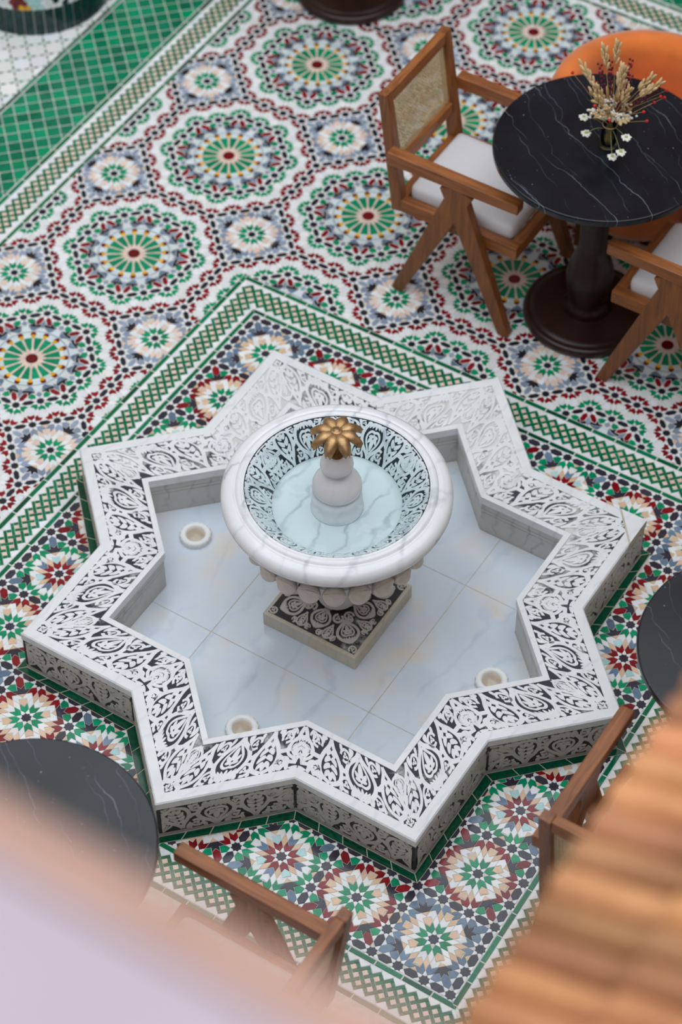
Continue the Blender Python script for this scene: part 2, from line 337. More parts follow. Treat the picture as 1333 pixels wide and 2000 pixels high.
def octagon_cell(F, f0):
    """eight-sided field of side 3L: two rings of star tiles and a sixteen-petal medallion"""
    ap = 1.5 * (1 + math.sqrt(2))
    for q in range(8):
        f = lambda poly, q=q: f0([rot((p[0], p[1] - ap), q * Q4) for p in poly])       # local: x along the side, y inwards
        t1 = 1.2071
        for x in (-1.5, -.5, .5, 1.5): F.star(x, 0, f)
        for x in (-1, 0, 1): F.star(x, t1, f)
        for x in (-1.5, -.5, .5): F.add('hexagon_tile', 'black', f(tr(HEXA, x, 0)))
        for x in (-1, 0): F.add('hexagon_tile', 'black', f(tr(HEXA, x, t1)))
        def cutpetal(x, up):      # the two slanting petals over a hexagon, meeting on its axis
            y = (lambda v: v) if up else (lambda v: t1 - v)
            for sg in (1, -1):
                g2 = lambda poly: f([(x + sg * px, y(py)) for px, py in poly])
                F.add('petal_tile', 'red' if up else 'green', g2([(.5 - R * S2, R * S2), (.5 - H, K), (.2390, .4682), (.1767, .3233), (.0318, .2610), (.1464, .1464)]))
                F.add('tongue_tile', 'white', g2([(.2390, .4682), (H, K + R), (H, .3536), (0, .3536), (0, .2929), (.0318, .2610), (.1767, .3233)]))
            F.add('triangle_tile', 'white', f([(x - .1464, y(.1464)), (x + .1464, y(.1464)), (x, y(.2929))]))
            F.add('house_tile', 'white', f([(x - H, y(.3536)), (x - H, y(.5607)), (x, y(.7071)), (x + H, y(.5607)), (x + H, y(.3536))]))
        for x in (-1, 0, 1): cutpetal(x, True)
        for x in (-.5, .5): cutpetal(x, False)
        for x in (-1.5, -.5, .5, 1.5): F.add('petal_tile', 'red', f(tr(SHORT, x, 0, 2 * Q4))); F.add('tongue_tile', 'white', f(tr(TONGUE, x, 0, 2 * Q4)))
        for x in (-1, 0, 1): F.add('petal_tile', 'green', f(tr(SHORT, x, t1, -2 * Q4))); F.add('tongue_tile', 'white', f(tr(TONGUE, x, t1, -2 * Q4)))
        for x in (-.5, .5, 1.5): F.add('rhombus_tile', 'white', f(tr(rhomb(), x, 0, 2 * Q4)))
        for x in (-1.5, -.5, .5): F.add('rhombus_tile', 'white', f([(2 * x - p[0], p[1]) for p in tr(rhomb(), x, 0, 2 * Q4)]))
        # inside the inner ring
        for x, sg in ((1, 1), (-1, -1)):
            F.add('hexagon_tile', 'red', f(tr(HEXA, x, t1, 2 * Q4)))
        F.add('rhombus_tile', 'greyblue', f(tr(rhomb(), 1, t1, 2 * Q4)))
        for sg in (1, -1):
            m = lambda poly, sg=sg: f([(sg * p[0], p[1] + t1) for p in poly])
            F.add('leaf_tile', 'green', m(tr(HOUSE_S, 0, 0, Q4)))
            F.add('triangle_tile', 'white', m([(.3536, .1464), (.6464, .1464), (.5, .2929)]))
            F.add('crown_tile', 'black', m([(.293, .5), (.4394, .3537), (.4394, .561), (.6464, .561), (.6464, .70), (.46, .68), (.28, .62), (.14, .47)]))
            F.add('shard_tile', 'blue', m([(.14, .50), (.28, .64), (.46, .70), (.64, .72), (.45, .80), (.30, .88), (.20, .78)]))
        F.add('leaf_tile', 'greyblue', m([(0, R), (H, K), (.05, .5), (-.05, .5), (-H, K)]))
    F.add('medallion_centre', 'maroon', f0([(.27 * math.cos(i * math.pi / 8), .27 * math.sin(i * math.pi / 8)) for i in range(16)]))
    pol = lambda r, a: (r * math.cos(a), r * math.sin(a))
    e = math.pi / 16
    for i in range(16):
        a = i * math.pi / 8 ; f = lambda poly, a=a: f0([rot(p, a) for p in poly])
        F.add('medallion_petal', 'green', f([(.43, 0), (.62, -.095), (1.16, -.178), (1.16, .178), (.62, .095)]))
        A1 = (.62, .095); B1 = (1.16, .178); A2 = rot((.62, -.095), 2 * e); B2 = rot((1.16, -.178), 2 * e); T2 = rot((.43, 0), 2 * e)
        F.add('medallion_ray', 'blush', f([pol(.28, 0), (.43, 0), A1, B1, B2, A2, T2, pol(.28, 2 * e)]))
        C1 = rot((1.33, -.12), e); C2 = rot((1.33, .12), e)
        F.add('medallion_tip', 'yellow', f([B1, C1, rot((1.36, 0), e), C2, B2]))
        F.add('medallion_bead', 'maroon', f([C1, rot((1.46, -.10), e), rot((1.55, 0), e), rot((1.46, .10), e), C2, rot((1.36, 0), e)]))
        tip = 1.93 if i % 2 == 0 else 1.71
        n0 = pol(1.54, -e); n1 = pol(1.54, e); D0 = rot((1.46, .10), -e); D1 = rot((1.46, -.10), e); E0 = rot((1.33, .12), -e); E1 = rot((1.33, -.12), e)
        F.add('medallion_drop', 'pale', f([(1.16, -.178), E0, (1.30, 0), E1, (1.16, .178)]))
        X0 = rot((1.55, 0), -e); X1 = rot((1.55, 0), e)
        F.add('medallion_shield', 'pale', f([(1.30, 0), E0, D0, X0, n0, (tip, 0), n1, X1, D1, E1]))
def clip(poly, a, b, c):
    """keep a*x + b*y <= c"""
    out = []
    for i in range(len(poly)):
        p, q = poly[i - 1], poly[i]; dp = a * p[0] + b * p[1] - c; dq = a * q[0] + b * q[1] - c
        if (dp <= 0) != (dq <= 0): t = dp / (dp - dq); out.append((p[0] + (q[0] - p[0]) * t, p[1] + (q[1] - p[1]) * t))
        if dq <= 0: out.append(q)
    return out
def area(p): return sum(p[i - 1][0] * p[i][1] - p[i][0] * p[i - 1][1] for i in range(len(p))) / 2
# the laid square round the fountain is not perfectly true: bilinear map from the drawn square to the laid one (units of L)
CW = {(-1, 1): (-11.12, 11.13), (1, 1): (11.55, 11.32), (1, -1): (11.83, -11.77), (-1, -1): (-11.72, -11.72)}
def warp(p):
    u = (p[0] / 11.6 + 1) / 2; v = (p[1] / 11.6 + 1) / 2
    return tuple(CW[(-1, -1)][k] * (1 - u) * (1 - v) + CW[(1, -1)][k] * u * (1 - v) + CW[(-1, 1)][k] * (1 - u) * v + CW[(1, 1)][k] * u * v for k in (0, 1))
def line(p, q):        # half plane a x + b y <= c keeping the left-hand side of p->q
    a, b = (q[1] - p[1]), -(q[0] - p[0]); n = math.hypot(a, b); a /= n; b /= n; return (a, b, a * p[0] + b * p[1])
RS = 0.98365 / L     # star of the fountain, tip radius (units of L)
def star_pts(r, zig=.76537): return [(r * (1 if k % 2 == 0 else zig) * math.cos(-k * math.pi / 8 + 3 * math.pi / 4), r * (1 if k % 2 == 0 else zig) * math.sin(-k * math.pi / 8 + 3 * math.pi / 4)) for k in range(16)]
def inside(p, poly):
    c = False
    for i in range(len(poly)):
        (x1, y1), (x2, y2) = poly[i - 1], poly[i]
        if (y1 > p[1]) != (y2 > p[1]) and p[0] < (x2 - x1) * (p[1] - y1) / (y2 - y1) + x1: c = not c
    return c
RB = .9805 / L       # foot of the wall
BASE_STAR = star_pts(RB)
KERB_STAR = star_pts(RB + .6)
# --- inner square field, laid from each corner
for qx in (-1, 1):
    for qy in (-1, 1):
        F = Field()
        for i in range(4):
            for j in range(4):
                if i > 1 and j > 1: continue
                t = i + j; sch = 'BRG'[t] if t < 3 else ('R' if t == 3 else 'G')
                cx, cy = 11.6 - 1.53 - 3.06 * i, 11.6 - 1.53 - 3.06 * j
                square_cell(F, lambda poly, cx=cx, cy=cy: tr(poly, cx, cy, 0, 1.02), SCHEME[sch])
        for kind, colr, poly in F.out:
            poly = clip(clip(poly, -1, 0, 0), 0, -1, 0)
            poly = clip(clip(poly, 1, 0, 11.82), 0, 1, 11.82)
            if len(poly) < 3: continue
            poly = [warp((p[0] * qx, p[1] * qy)) for p in poly]
            if all(inside(p, KERB_STAR) for p in poly): continue
            TILES.append((kind, colr, poly, 0))
        if True:   # white fill between the outer star row and the green line
            s = 11.6
            for k in range(12):
                x0 = s - 1.02 * k
                for poly in ([(x0 - .16, s + .19), (x0 - .86, s + .19), (x0 - .72, s + .15), (x0 - .32, s + .15)],):
                    for sw in (0, 1):
                        pp = [(p[1], p[0]) if sw else p for p in poly]; TILES.append(('sliver_tile', 'white', [warp((p[0] * qx, p[1] * qy)) for p in pp], 0))
# --- outer field
out_l = line(warp((-13.52, 13.52)), warp((-13.52, -13.52))); out_t = line(warp((13.52, 13.52)), warp((-13.52, 13.52)))
out_r = line(warp((13.52, -13.52)), warp((13.52, 13.52))); out_b = line(warp((-13.52, -13.52)), warp((13.52, -13.52)))
neg = lambda l: (-l[0], -l[1], -l[2])
REG = [[neg(out_l), (-1, 0, 22.66), (0, -1, 7.0), (0, 1, 36.46)], [out_l, neg(out_t), (0, 1, 36.46), (1, 0, 17.0)], [neg(out_r), out_t, (1, 0, 17.0), (0, -1, 9.0)]]
F = Field(); per = 7.242641; BX, BY = -1.4610 / L, .35874 / L
for i in range(-1, 6):
    for j in range(-3, 6):
        cx, cy = BX + per * i, BY + per * j
        octagon_cell(F, lambda poly, cx=cx, cy=cy: tr(poly, cx, cy))
        square_cell(F, lambda poly, cx=cx, cy=cy: tr(poly, cx + per / 2, cy + per / 2, Q4), SCHEME['W'])
THIN = {'hexagon_tile': (.94, .76), 'star_tile': (.90, .90), 'leaf_tile': (.95, .9)}
def thin(kind, poly):
    """hand-cut pieces sit inside wide white joints: shrink along and across the long axis"""
    if kind not in THIN: return poly
    a, b = THIN[kind]; cx = sum(p[0] for p in poly) / len(poly); cy = sum(p[1] for p in poly) / len(poly)
    d = max(poly, key=lambda p: math.hypot(p[0] - cx, p[1] - cy)); l = math.hypot(d[0] - cx, d[1] - cy); ux, uy = (d[0] - cx) / l, (d[1] - cy) / l
    if kind == 'hexagon_tile':
        if len(poly) < 6: return poly
        ux, uy = poly[3][0] - poly[0][0], poly[3][1] - poly[0][1]; l = math.hypot(ux, uy); ux /= l; uy /= l
    out = []
    for p in poly:
        s_, t_ = (p[0] - cx) * ux + (p[1] - cy) * uy, -(p[0] - cx) * uy + (p[1] - cy) * ux
        out.append((cx + ux * s_ * a - uy * t_ * b, cy + uy * s_ * a + ux * t_ * b))
    return out
for kind, colr, poly in F.out:
    poly = thin(kind, poly)
    for reg in REG:
        pp = poly
        for a, b, c in reg:
            pp = clip(pp, a, b, c)
            if len(pp) < 3: break
        if len(pp) >= 3 and abs(area(pp)) > .002: TILES.append((kind, colr, pp, 0))
# --- interlaced borders
def border(mapf, x0, x1, yc, cuts, grow=1.0, s=.135, line_in=(-.83, -.64), line_out=(.66, .86), lat=.52):
    """band along x between x0 and x1, centred on yc (drawn coordinates); cuts = half planes for mitres"""
    def put(kind, colr, poly, lift=0):
        poly = [(p[0], yc + p[1]) for p in poly]
        for a, b, c in cuts:
            poly = clip(poly, a, b, c)
            if len(poly) < 3: return
        if abs(area(poly)) > .0015: TILES.append((kind, colr, [mapf(p) for p in poly], lift))
    g = .45 / math.sqrt(2); b = g - s
    n0 = int(x0 / .45) - 2; n1 = int(x1 / .45) + 2
    pq = lambda p, q: ((p + q) * S2, (p - q) * S2)
    for i in range(n0, n1):
        for d in (-1, 0, 1):
            j = i + d; p, q = i * g, j * g
            put('lattice_square', 'blush', [pq(p - b / 2, q - b / 2), pq(p + b / 2, q - b / 2), pq(p + b / 2, q + b / 2), pq(p - b / 2, q + b / 2)])
    def strip(axis, i):
        c = (i + .5) * g; lo = i - 1.5; hi = i + 2.5
        br = [lo * g - s / 2]
        k = lo
        while k <= hi + .01:
            jj = round(k - .5)
            if lo < k < hi and ((i + jj) % 2 == (0 if axis == 0 else 1)): br += [k * g - s / 2, k * g + s / 2]
            elif axis == 1 and k in (lo, hi): br += ([k * g + s / 2] if k == lo else [k * g - s / 2])
            k += 1
        br.append(hi * g + s / 2)
        if axis == 1: br = br[1:-1]
        for a, e in zip(br[::2], br[1::2]):
            if axis == 0: put('lattice_strip', random.choice(('forest', 'forest', 'emerald')), [pq(c - s / 2, a), pq(c + s / 2, a), pq(c + s / 2, e), pq(c - s / 2, e)])
            else: put('lattice_strip', random.choice(('forest', 'forest', 'emerald')), [pq(a, c - s / 2), pq(e, c - s / 2), pq(e, c + s / 2), pq(a, c + s / 2)])
    for i in range(n0, n1): strip(0, i); strip(1, i)
    th = .225 + (b / 2 + s) * math.sqrt(2)
    for k in range(n0, n1):
        x = (k + .5) * .45
        put('border_triangle', 'white', [(x, th), (x + .225, th - .225), (x + .45, th), (x + .45, line_out[0] - .015), (x, line_out[0] - .015)])
        put('border_triangle', 'white', [(x, -th), (x, line_in[1] + .015), (x + .45, line_in[1] + .015), (x + .45, -th), (x + .225, -th + .225)])
    k = x0
    while k < x1:
        e = k + random.uniform(.9, 1.25)
        for ln in (line_in, line_out): put('border_strip', random.choice(('forest', 'forest', 'deep', 'emerald')), [(k + .02, ln[0]), (e - .02, ln[0]), (e - .02, ln[1]), (k + .02, ln[1])])
        k = e
for q in range(4):
    mf = lambda p, q=q: warp(rot(p, q * math.pi / 2))
    border(lambda p, mf=mf: mf((p[0], -p[1])), -14, 14, 11.6 + 1.04, [(1, -1, 0), (-1, -1, 0)])
border(lambda p: (-p[1], p[0]), -7, 39, 23.55, [(1, 1, 60.1 + 0)], s=.115, line_in=(-.87, -.70), line_out=(.70, .90))
border(lambda p: (p[0], p[1]), -26, 17, 37.36, [(-1, 1, 60.9)], s=.115, line_in=(-.87, -.70), line_out=(.78, .96))
# --- green square tiles of the long strip, star floor beyond
def in_rect(poly, x0, x1, y0, y1):
    for c in ((-1, 0, -x0), (1, 0, x1), (0, -1, -y0), (0, 1, y1)):
        poly = clip(poly, *c)
        if len(poly) < 3: return None
    return poly if abs(area(poly)) > .004 else None
d = .61
for i in range(-60, 75):
    for j in range(-75, 90):
        cx, cy = (i - j) * d * S2 - 26, (i + j) * d * S2 + 16
        if not (-29 < cx < 17.5 and 5 < cy < 43): continue
        h = d / 2 - .007
        sq = [(cx + p[0], cy + p[1]) for p in (rot(v, Q4) for v in ((-h, -h), (h, -h), (h, h), (-h, h)))]
        for rect in ((-27.86, -24.50, 6, 38.4), (-27.86, 17, 38.42, 42.5)):
            pp = in_rect(sq, *rect)
            if pp: TILES.append(('platform_tile', random.choice(('green', 'emerald', 'emerald')), pp, -.0009))
y = 6
while y < 42:
    e = y + random.uniform(1.0, 1.3); TILES.append(('border_strip', random.choice(('forest', 'deep', 'green')), [(-28.07, y + .02), (-27.91, y + .02), (-27.91, e - .02), (-28.07, e - .02)], .001)); y = e
d = 1.15 * S2
for i in range(-16, 20):
    for j in range(-10, 30):
        cx, cy = -29.13 + (i - j) * d * S2, 19.53 + (i + j) * d * S2
        if not (-34 < cx < -27.5 and 8 < cy < 36): continue
        f = lambda poly, cx=cx, cy=cy: [(cx + p[0], cy + p[1]) for p in (rot(v, Q4) for v in poly)]
        for poly in ([(.05, 0), (.2, -.06), (.36, 0), (.2, .06)], [(d - .36, 0), (d - .2, -.045), (d - .05, 0), (d - .2, .045)]):
            for sw in (0, 1):
                pp = in_rect(f([(p[1], p[0]) if sw else p for p in poly]), -34, -28.1, 9, 35)
                if pp: TILES.append(('point_tile', 'forest', pp, 0))
        a = .05; w1 = [(.05, .02), (.2, .075), (.36, .015), (d - .36, .015), (d - .2, .06), (d - .05, .02)]
        ring = []
        for q in range(4):
            for p in w1: ring.append(tuple(d / 2 + v for v in rot((p[0] - d / 2, p[1] - d / 2), q * math.pi / 2)))
        pp = in_rect(f(ring), -34, -28.1, 9, 35)
        if pp: TILES.append(('octagon_tile', 'white', pp, 0))
# --- dark green kerb tiles round the foot of the fountain
kerb = []
A_ = star_pts(RB + .02, .76537)
for k in range(16):
    p0, p1 = A_[k], A_[(k + 1) % 16]; q0, q1 = star_pts(RB + .40, .773)[k], star_pts(RB + .40, .773)[(k + 1) % 16]
    n = 5
    for i in range(n):
        t0, t1 = i / n, (i + 1) / n; lp = lambda a, b, t: (a[0] + (b[0] - a[0]) * t, a[1] + (b[1] - a[1]) * t)
        kerb.append([lp(p0, p1, t0), lp(p0, p1, t1), lp(q0, q1, t1), lp(q0, q1, t0)])
for poly in kerb:
    cx = sum(p[0] for p in poly) / 4; cy = sum(p[1] for p in poly) / 4
    TILES.append(('kerb_tile', 'deep', [(p[0] + (cx - p[0]) * .022, p[1] + (cy - p[1]) * .022) for p in poly], .0026))

def tile_geo(poly, z, gap, bevel=True):
    """world polygon -> raised tile: chamfered top, side walls"""
    n = len(poly)
    if area(poly) < 0: poly = poly[::-1]
    def inset(ps, g):
        out = []
        for i in range(n):
            a, b, c = Vector(ps[i - 1]), Vector(ps[i]), Vector(ps[(i + 1) % n])
            e1 = b - a; e2 = c - b
            if e1.length < 1e-7 or e2.length < 1e-7: out.append(tuple(b)); continue
            e1.normalize(); e2.normalize()
            n1 = Vector((-e1.y, e1.x)); n2 = Vector((-e2.y, e2.x)); m = n1 + n2
            k = max(m.dot(m) / 2, .35); out.append(tuple(b + m * (g / k)))
        return out
    p0 = inset(poly, gap)
    tx, ty = random.gauss(0, .006), random.gauss(0, .006); cx = sum(p[0] for p in p0) / n; cy = sum(p[1] for p in p0) / n
    zz = z + random.uniform(-.0003, .0003)
    tilt = lambda p, h: (p[0], p[1], h + (p[0] - cx) * tx + (p[1] - cy) * ty)
    if bevel:
        p1 = inset(poly, gap + .0006)
        v = [(p[0], p[1], z - .003) for p in p0] + [tilt(p, zz - .0006) for p in p0] + [tilt(p, zz) for p in p1]; rings = 2
    else:
        v = [(p[0], p[1], z - .003) for p in p0] + [tilt(p, zz) for p in p0]; rings = 1
    fs = []
    for r_ in range(rings):
        for i in range(n): j = (i + 1) % n; fs.append((r_ * n + i, r_ * n + j, (r_ + 1) * n + j, (r_ + 1) * n + i))
    fs.append(tuple(rings * n + i for i in range(n)))
    return v, fs
def rtint(colr):
    s = .10 if colr in ('white', 'blush', 'beige', 'pale', 'cyan') else .26
    b = 1 + random.uniform(-s, s * .5); return (b * random.uniform(.97, 1.03), b, b * random.uniform(.95, 1.04))

# ------------------------------------------------------------------ floor structure with its tiles
floor = structure(mesh_obj('floor', *(lambda b: (b, [(0, 1, 2, 3), (7, 6, 5, 4), (0, 4, 5, 1), (1, 5, 6, 2), (2, 6, 7, 3), (3, 7, 4, 0)]))(
    [(-3.6, -2.3, -.0016), (2.2, -2.3, -.0016), (2.2, 4.2, -.0016), (-3.6, 4.2, -.0016), (-3.6, -2.3, -.15), (2.2, -2.3, -.15), (2.2, 4.2, -.15), (-3.6, 4.2, -.15)]), 'grout'))
floor['label'] = 'courtyard floor under the mosaic'
recs = []
for kind, colr, poly, lift in TILES:
    wp = [(p[0] * L, p[1] * L) for p in poly]
    # drop doubled points
    q = [wp[0]]
    for p in wp[1:]:
        if math.hypot(p[0] - q[-1][0], p[1] - q[-1][1]) > 2e-4: q.append(p)
    if len(q) > 1 and math.hypot(q[0][0] - q[-1][0], q[0][1] - q[-1][1]) < 2e-4: q.pop()
    if len(q) < 3 or abs(area(q)) < 4e-6: continue
    pr = [project((p[0], p[1], 0)) for p in q]; cx = sum(p[0] for p in pr) / len(pr); cy = sum(p[1] for p in pr) / len(pr)
    vis = -10 < cx < 1343 and -10 < cy < 2010 and not all(inside((p[0] / L, p[1] / L), BASE_STAR) for p in q)
    vis = vis and cy - 1500 < .714 * cx                       # the ledge at the lower left hides the rest
    recs.append((kind, colr, q, lift, abs(area(pr)) if vis else 0))
bykind = {}
for r_ in recs: bykind.setdefault(r_[0], []).append(r_)
LIMIT = {'kite_tile': 220, 'triangle_tile': 160, 'sliver_tile': 0, 'point_tile': 0}
stuff = {}
for kind, rs in bykind.items():
    rs.sort(key=lambda r_: -r_[4]); lim = LIMIT.get(kind, 290)
    for n_, (k_, colr, q, lift, ar) in enumerate(rs):
        near = ar > 120
        v, fs = tile_geo(q, lift, .0007 if (near or kind == 'platform_tile') else .0003, near)
        if n_ < lim and ar > 45:
            t = rtint(colr); mesh_obj(kind, v, fs, colr, floor, tints=[t] * len(fs))
        else:
            b = stuff.setdefault('mosaic_remainder', dict(v=[], f=[], m=[], t=[]))
            o = len(b['v']); b['v'] += v; b['f'] += [tuple(i + o for i in f_) for f_ in fs]; b['m'] += [colr] * len(fs); t = rtint(colr); b['t'] += [t] * len(fs)
for nm, b in stuff.items():
    keys = sorted(set(b['m'])); idx = {k: i for i, k in enumerate(keys)}
    o = mesh_obj(nm, b['v'], b['f'], keys, floor, fm=[idx[k] for k in b['m']], tints=b['t']); o['kind'] = 'stuff'

kb = [p for a in zip(*[[(q[0] * L, q[1] * L, .0013) for q in ring] for ring in (star_pts(RB - .1), star_pts(RB + .41, .773))]) for p in a]
mesh_obj('kerb_bed', kb, [(2 * i, 2 * i + 1, (2 * i + 3) % 32, (2 * i + 2) % 32)[::-1] for i in range(16)], 'grout_warm', floor)
# ------------------------------------------------------------------ courtyard shell (structure)
def slab(name, x0, x1, y0, y1, z0, z1, mat):
    bm = bmesh.new(); box(bm, x0, x1, y0, y1, z0, z1); return structure(bm_obj(name, bm, mat))
slab('wall_left', -4.3, -4.1, -3.6, 4.9, -.15, 7.4, 'court_wall')  # unseen courtyard wall, added to block sky light near the horizon
slab('wall_far', -4.1, 3.6, 4.7, 4.9, -.15, 7.4, 'far_wall')  # also out of view, added to keep low sky light out
slab('wall_right', 2.35, 2.55, -3.5, 4.7, -.15, 3.355, 'court_wall')
slab('wall_near', -4.1, 2.35, -3.95, -3.5, -.15, 4.91, 'plaster')
f2 = slab('floor', -4.1, -3.6, -3.5, 4.7, -.15, -.0016, 'grout'); f2.name = 'floor_surround'
for n_, r_ in (('floor', (-3.6, 2.35, -3.5, -2.3)), ('floor', (-3.6, 2.35, 4.2, 4.7)), ('floor', (2.2, 2.35, -2.3, 4.2))): slab(n_, *r_, -.15, -.0016, 'grout')

# ------------------------------------------------------------------ near ledge and tiled eave (out of focus in the photo)
led = thing('parapet_coping', 'pale plaster parapet coping with terracotta edge in the near lower left foreground', 'parapet', (0, 0, 0))
bm = bmesh.new(); box(bm, -1.2, 2.34, -4.3, -3.50, 4.93, 4.98, bev=.008); bm_obj('coping_slab', bm, 'plaster', led)
bm = bmesh.new(); box(bm, -1.2, 2.34, -3.50, -3.462, 4.93, 4.984, bev=.02); bm_obj('edge_moulding', bm, 'terracotta_trim', led)
roof = thing('tiled_eave', 'sloping eave of small terracotta barrel tiles in the blurred right foreground', 'roof', (0, 0, 0))
EX, EZ, SLOPE, PIT, TL = 1.938, 3.50, math.radians(24), .052, .17
bm = bmesh.new(); box(bm, 0, 1.35, -3.46, 4.6, -.05, -.016, Matrix.Translation((EX + .02, 0, EZ)) @ Matrix.Rotation(-SLOPE, 4, 'Y')); bm_obj('roof_board', bm, 'teak', roof)
def barrel(y, k, up):
    """one half-round tile, axis up the slope"""
    r0, r1 = (.029, .024); v = []; f = []; n = 8
    for j, (s, r) in enumerate(((k * TL - .012, r0), ((k + 1) * TL + .02, r1))):
        for rr in (r, r - .008):
            for i in range(n + 1):
                a = math.pi * i / n; v.append((s, y + rr * math.cos(a), rr * math.sin(a) + (.004 if j == 0 else -.004)))
    m = n + 1
    for i in range(n):
        f += [(i, i + 1, 2 * m + i + 1, 2 * m + i), (m + i + 1, m + i, 3 * m + i, 3 * m + i + 1), (i + 1, i, m + i, m + i + 1)]
    f += [(0, m, 3 * m, 2 * m)[::-1], (n, m + n, 3 * m + n, 2 * m + n)]
    M = Matrix.Translation((EX, 0, EZ)) @ Matrix.Rotation(-SLOPE, 4, 'Y')
    return [tuple(M @ Vector(p)) for p in v], f
rest = MB(); cnt = 0; rt = []
ncol = int(8.0 / PIT)
for i in range(ncol):
    y = -3.44 + i * PIT; ct = random.uniform(.62, 1.08)
    for k in range(8):
        vf = barrel(y, k, True); t = ct * random.uniform(.88, 1.08); t = (t, t * random.uniform(.9, 1.02), t * random.uniform(.85, 1.0))
        if -3.2 < y < -1.3 and k < 7: mesh_obj('roof_tile', *vf, 'roof_tile', roof, tints=[t] * len(vf[1]), smooth=False)
        else: rest.add(vf); rt += [t] * len(vf[1])
o = mesh_obj('roof_tile_remainder', rest.v, rest.f, 'roof_tile', roof, tints=rt); o['kind'] = 'stuff'
bm = bmesh.new()
for i in range(7): box(bm, 1.98, 2.40, -3.3 + i * 1.25, -3.22 + i * 1.25, 3.36, 3.45)
bm_obj('rafter', bm, 'teak', roof)

# ------------------------------------------------------------------ carved arabesque, drawn in x 0..2.7 (star tip -> notch), y 0 (inner) .. 1 (outer)
def cr(pts, n=4, closed=False):
    out = []; m = len(pts)
    for i in range(m if closed else m - 1):
        p0, p1, p2, p3 = (pts[(i - 1) % m] if closed or i > 0 else pts[0]), pts[i], pts[(i + 1) % m], (pts[(i + 2) % m] if closed or i + 2 < m else pts[-1])
        for k in range(n):
            t = k / n
            out.append(tuple(.5 * (2 * p1[a] + (p2[a] - p0[a]) * t + (2 * p0[a] - 5 * p1[a] + 4 * p2[a] - p3[a]) * t * t + (3 * p1[a] - p0[a] - 3 * p2[a] + p3[a]) * t ** 3) for a in (0, 1)))
    if not closed: out.append(pts[-1])
    return out
def ribbon(pts, wd, n=4, taper=False):
    p = cr(pts, n); m = len(p); A = []; B = []
    for i in range(m):
        a, b = p[max(i - 1, 0)], p[min(i + 1, m - 1)]; dx, dy = b[0] - a[0], b[1] - a[1]; l = math.hypot(dx, dy) or 1
        t = i / (m - 1); w_ = (wd if not callable(wd) else wd(t)) / 2 * 1.13
        A.append((p[i][0] - dy / l * w_, p[i][1] + dx / l * w_)); B.append((p[i][0] + dy / l * w_, p[i][1] - dx / l * w_))
    return A, B
def drop(a, b, wd, bend=0.0):
    mx, my = (a[0] + b[0]) / 2 - (b[1] - a[1]) * bend, (a[1] + b[1]) / 2 + (b[0] - a[0]) * bend
    return ribbon([a, (mx, my), b], lambda t: wd * (math.sin(math.pi * min(1, .1 + .9 * t) ** .8) ** .7) * (1 if t < .999 else .2) + .004, 4)
def place(els, cx, cy, ang=0, s=1.0, fx=1):
    c, sn = math.cos(ang), math.sin(ang); f = lambda p: (cx + s * (fx * p[0] * c - p[1] * sn), cy + s * (fx * p[0] * sn + p[1] * c))
    return [([f(p) for p in A], [f(p) for p in B]) for A, B in els]
def leaf_motif():
    e = []
    for g in (1, -1):
        e.append(ribbon([(0, -.5), (g * .06, -.33), (g * .2, -.12), (g * .285, .12), (g * .23, .36), (0, .49)], .085))
        for k, y in enumerate((-.24, -.08, .08, .23)):
            wx = (.10, .155, .17, .13)[k]
            e.append(drop((g * .012, y), (g * wx, y + .15), .095, -.12 * g))
    e.append(drop((0, .24), (0, .43), .10))
    return e
def lotus_motif():
    e = []
    for g in (1, -1):
        e.append(ribbon([(0, -.5), (g * .09, -.36), (g * .30, -.17), (g * .385, .06), (g * .27, .30), (0, .5)], .09))
        e.append(ribbon([(0, -.37), (g * .09, -.24), (g * .205, -.06), (g * .215, .09), (g * .11, .185), (0, .17)], .05))
        e += [drop((g * .02, .03), (g * .15, -.09), .085, .15 * g), drop((g * .02, .07), (g * .155, .07), .075), drop((g * .03, .42), (g * .12, .25), .055), drop((g * .06, .43), (g * .215, .24), .055)]
    e += [drop((0, .02), (0, -.28), .12), drop((0, .43), (0, .23), .07), drop((0, .06), (0, .14), .06)]
    return e
def scroll_motif(r=.13, turns=.86):
    pts = [(r * math.cos(2 * math.pi * turns * t / 8 + .6), r * math.sin(2 * math.pi * turns * t / 8 + .6)) for t in range(9)]
    e = [ribbon(pts, .055, 3)]
    for a in (0.4, 2.5, 4.6): e.append(drop((.012 * math.cos(a), .012 * math.sin(a)), (.085 * math.cos(a), .085 * math.sin(a)), .055))
    return e
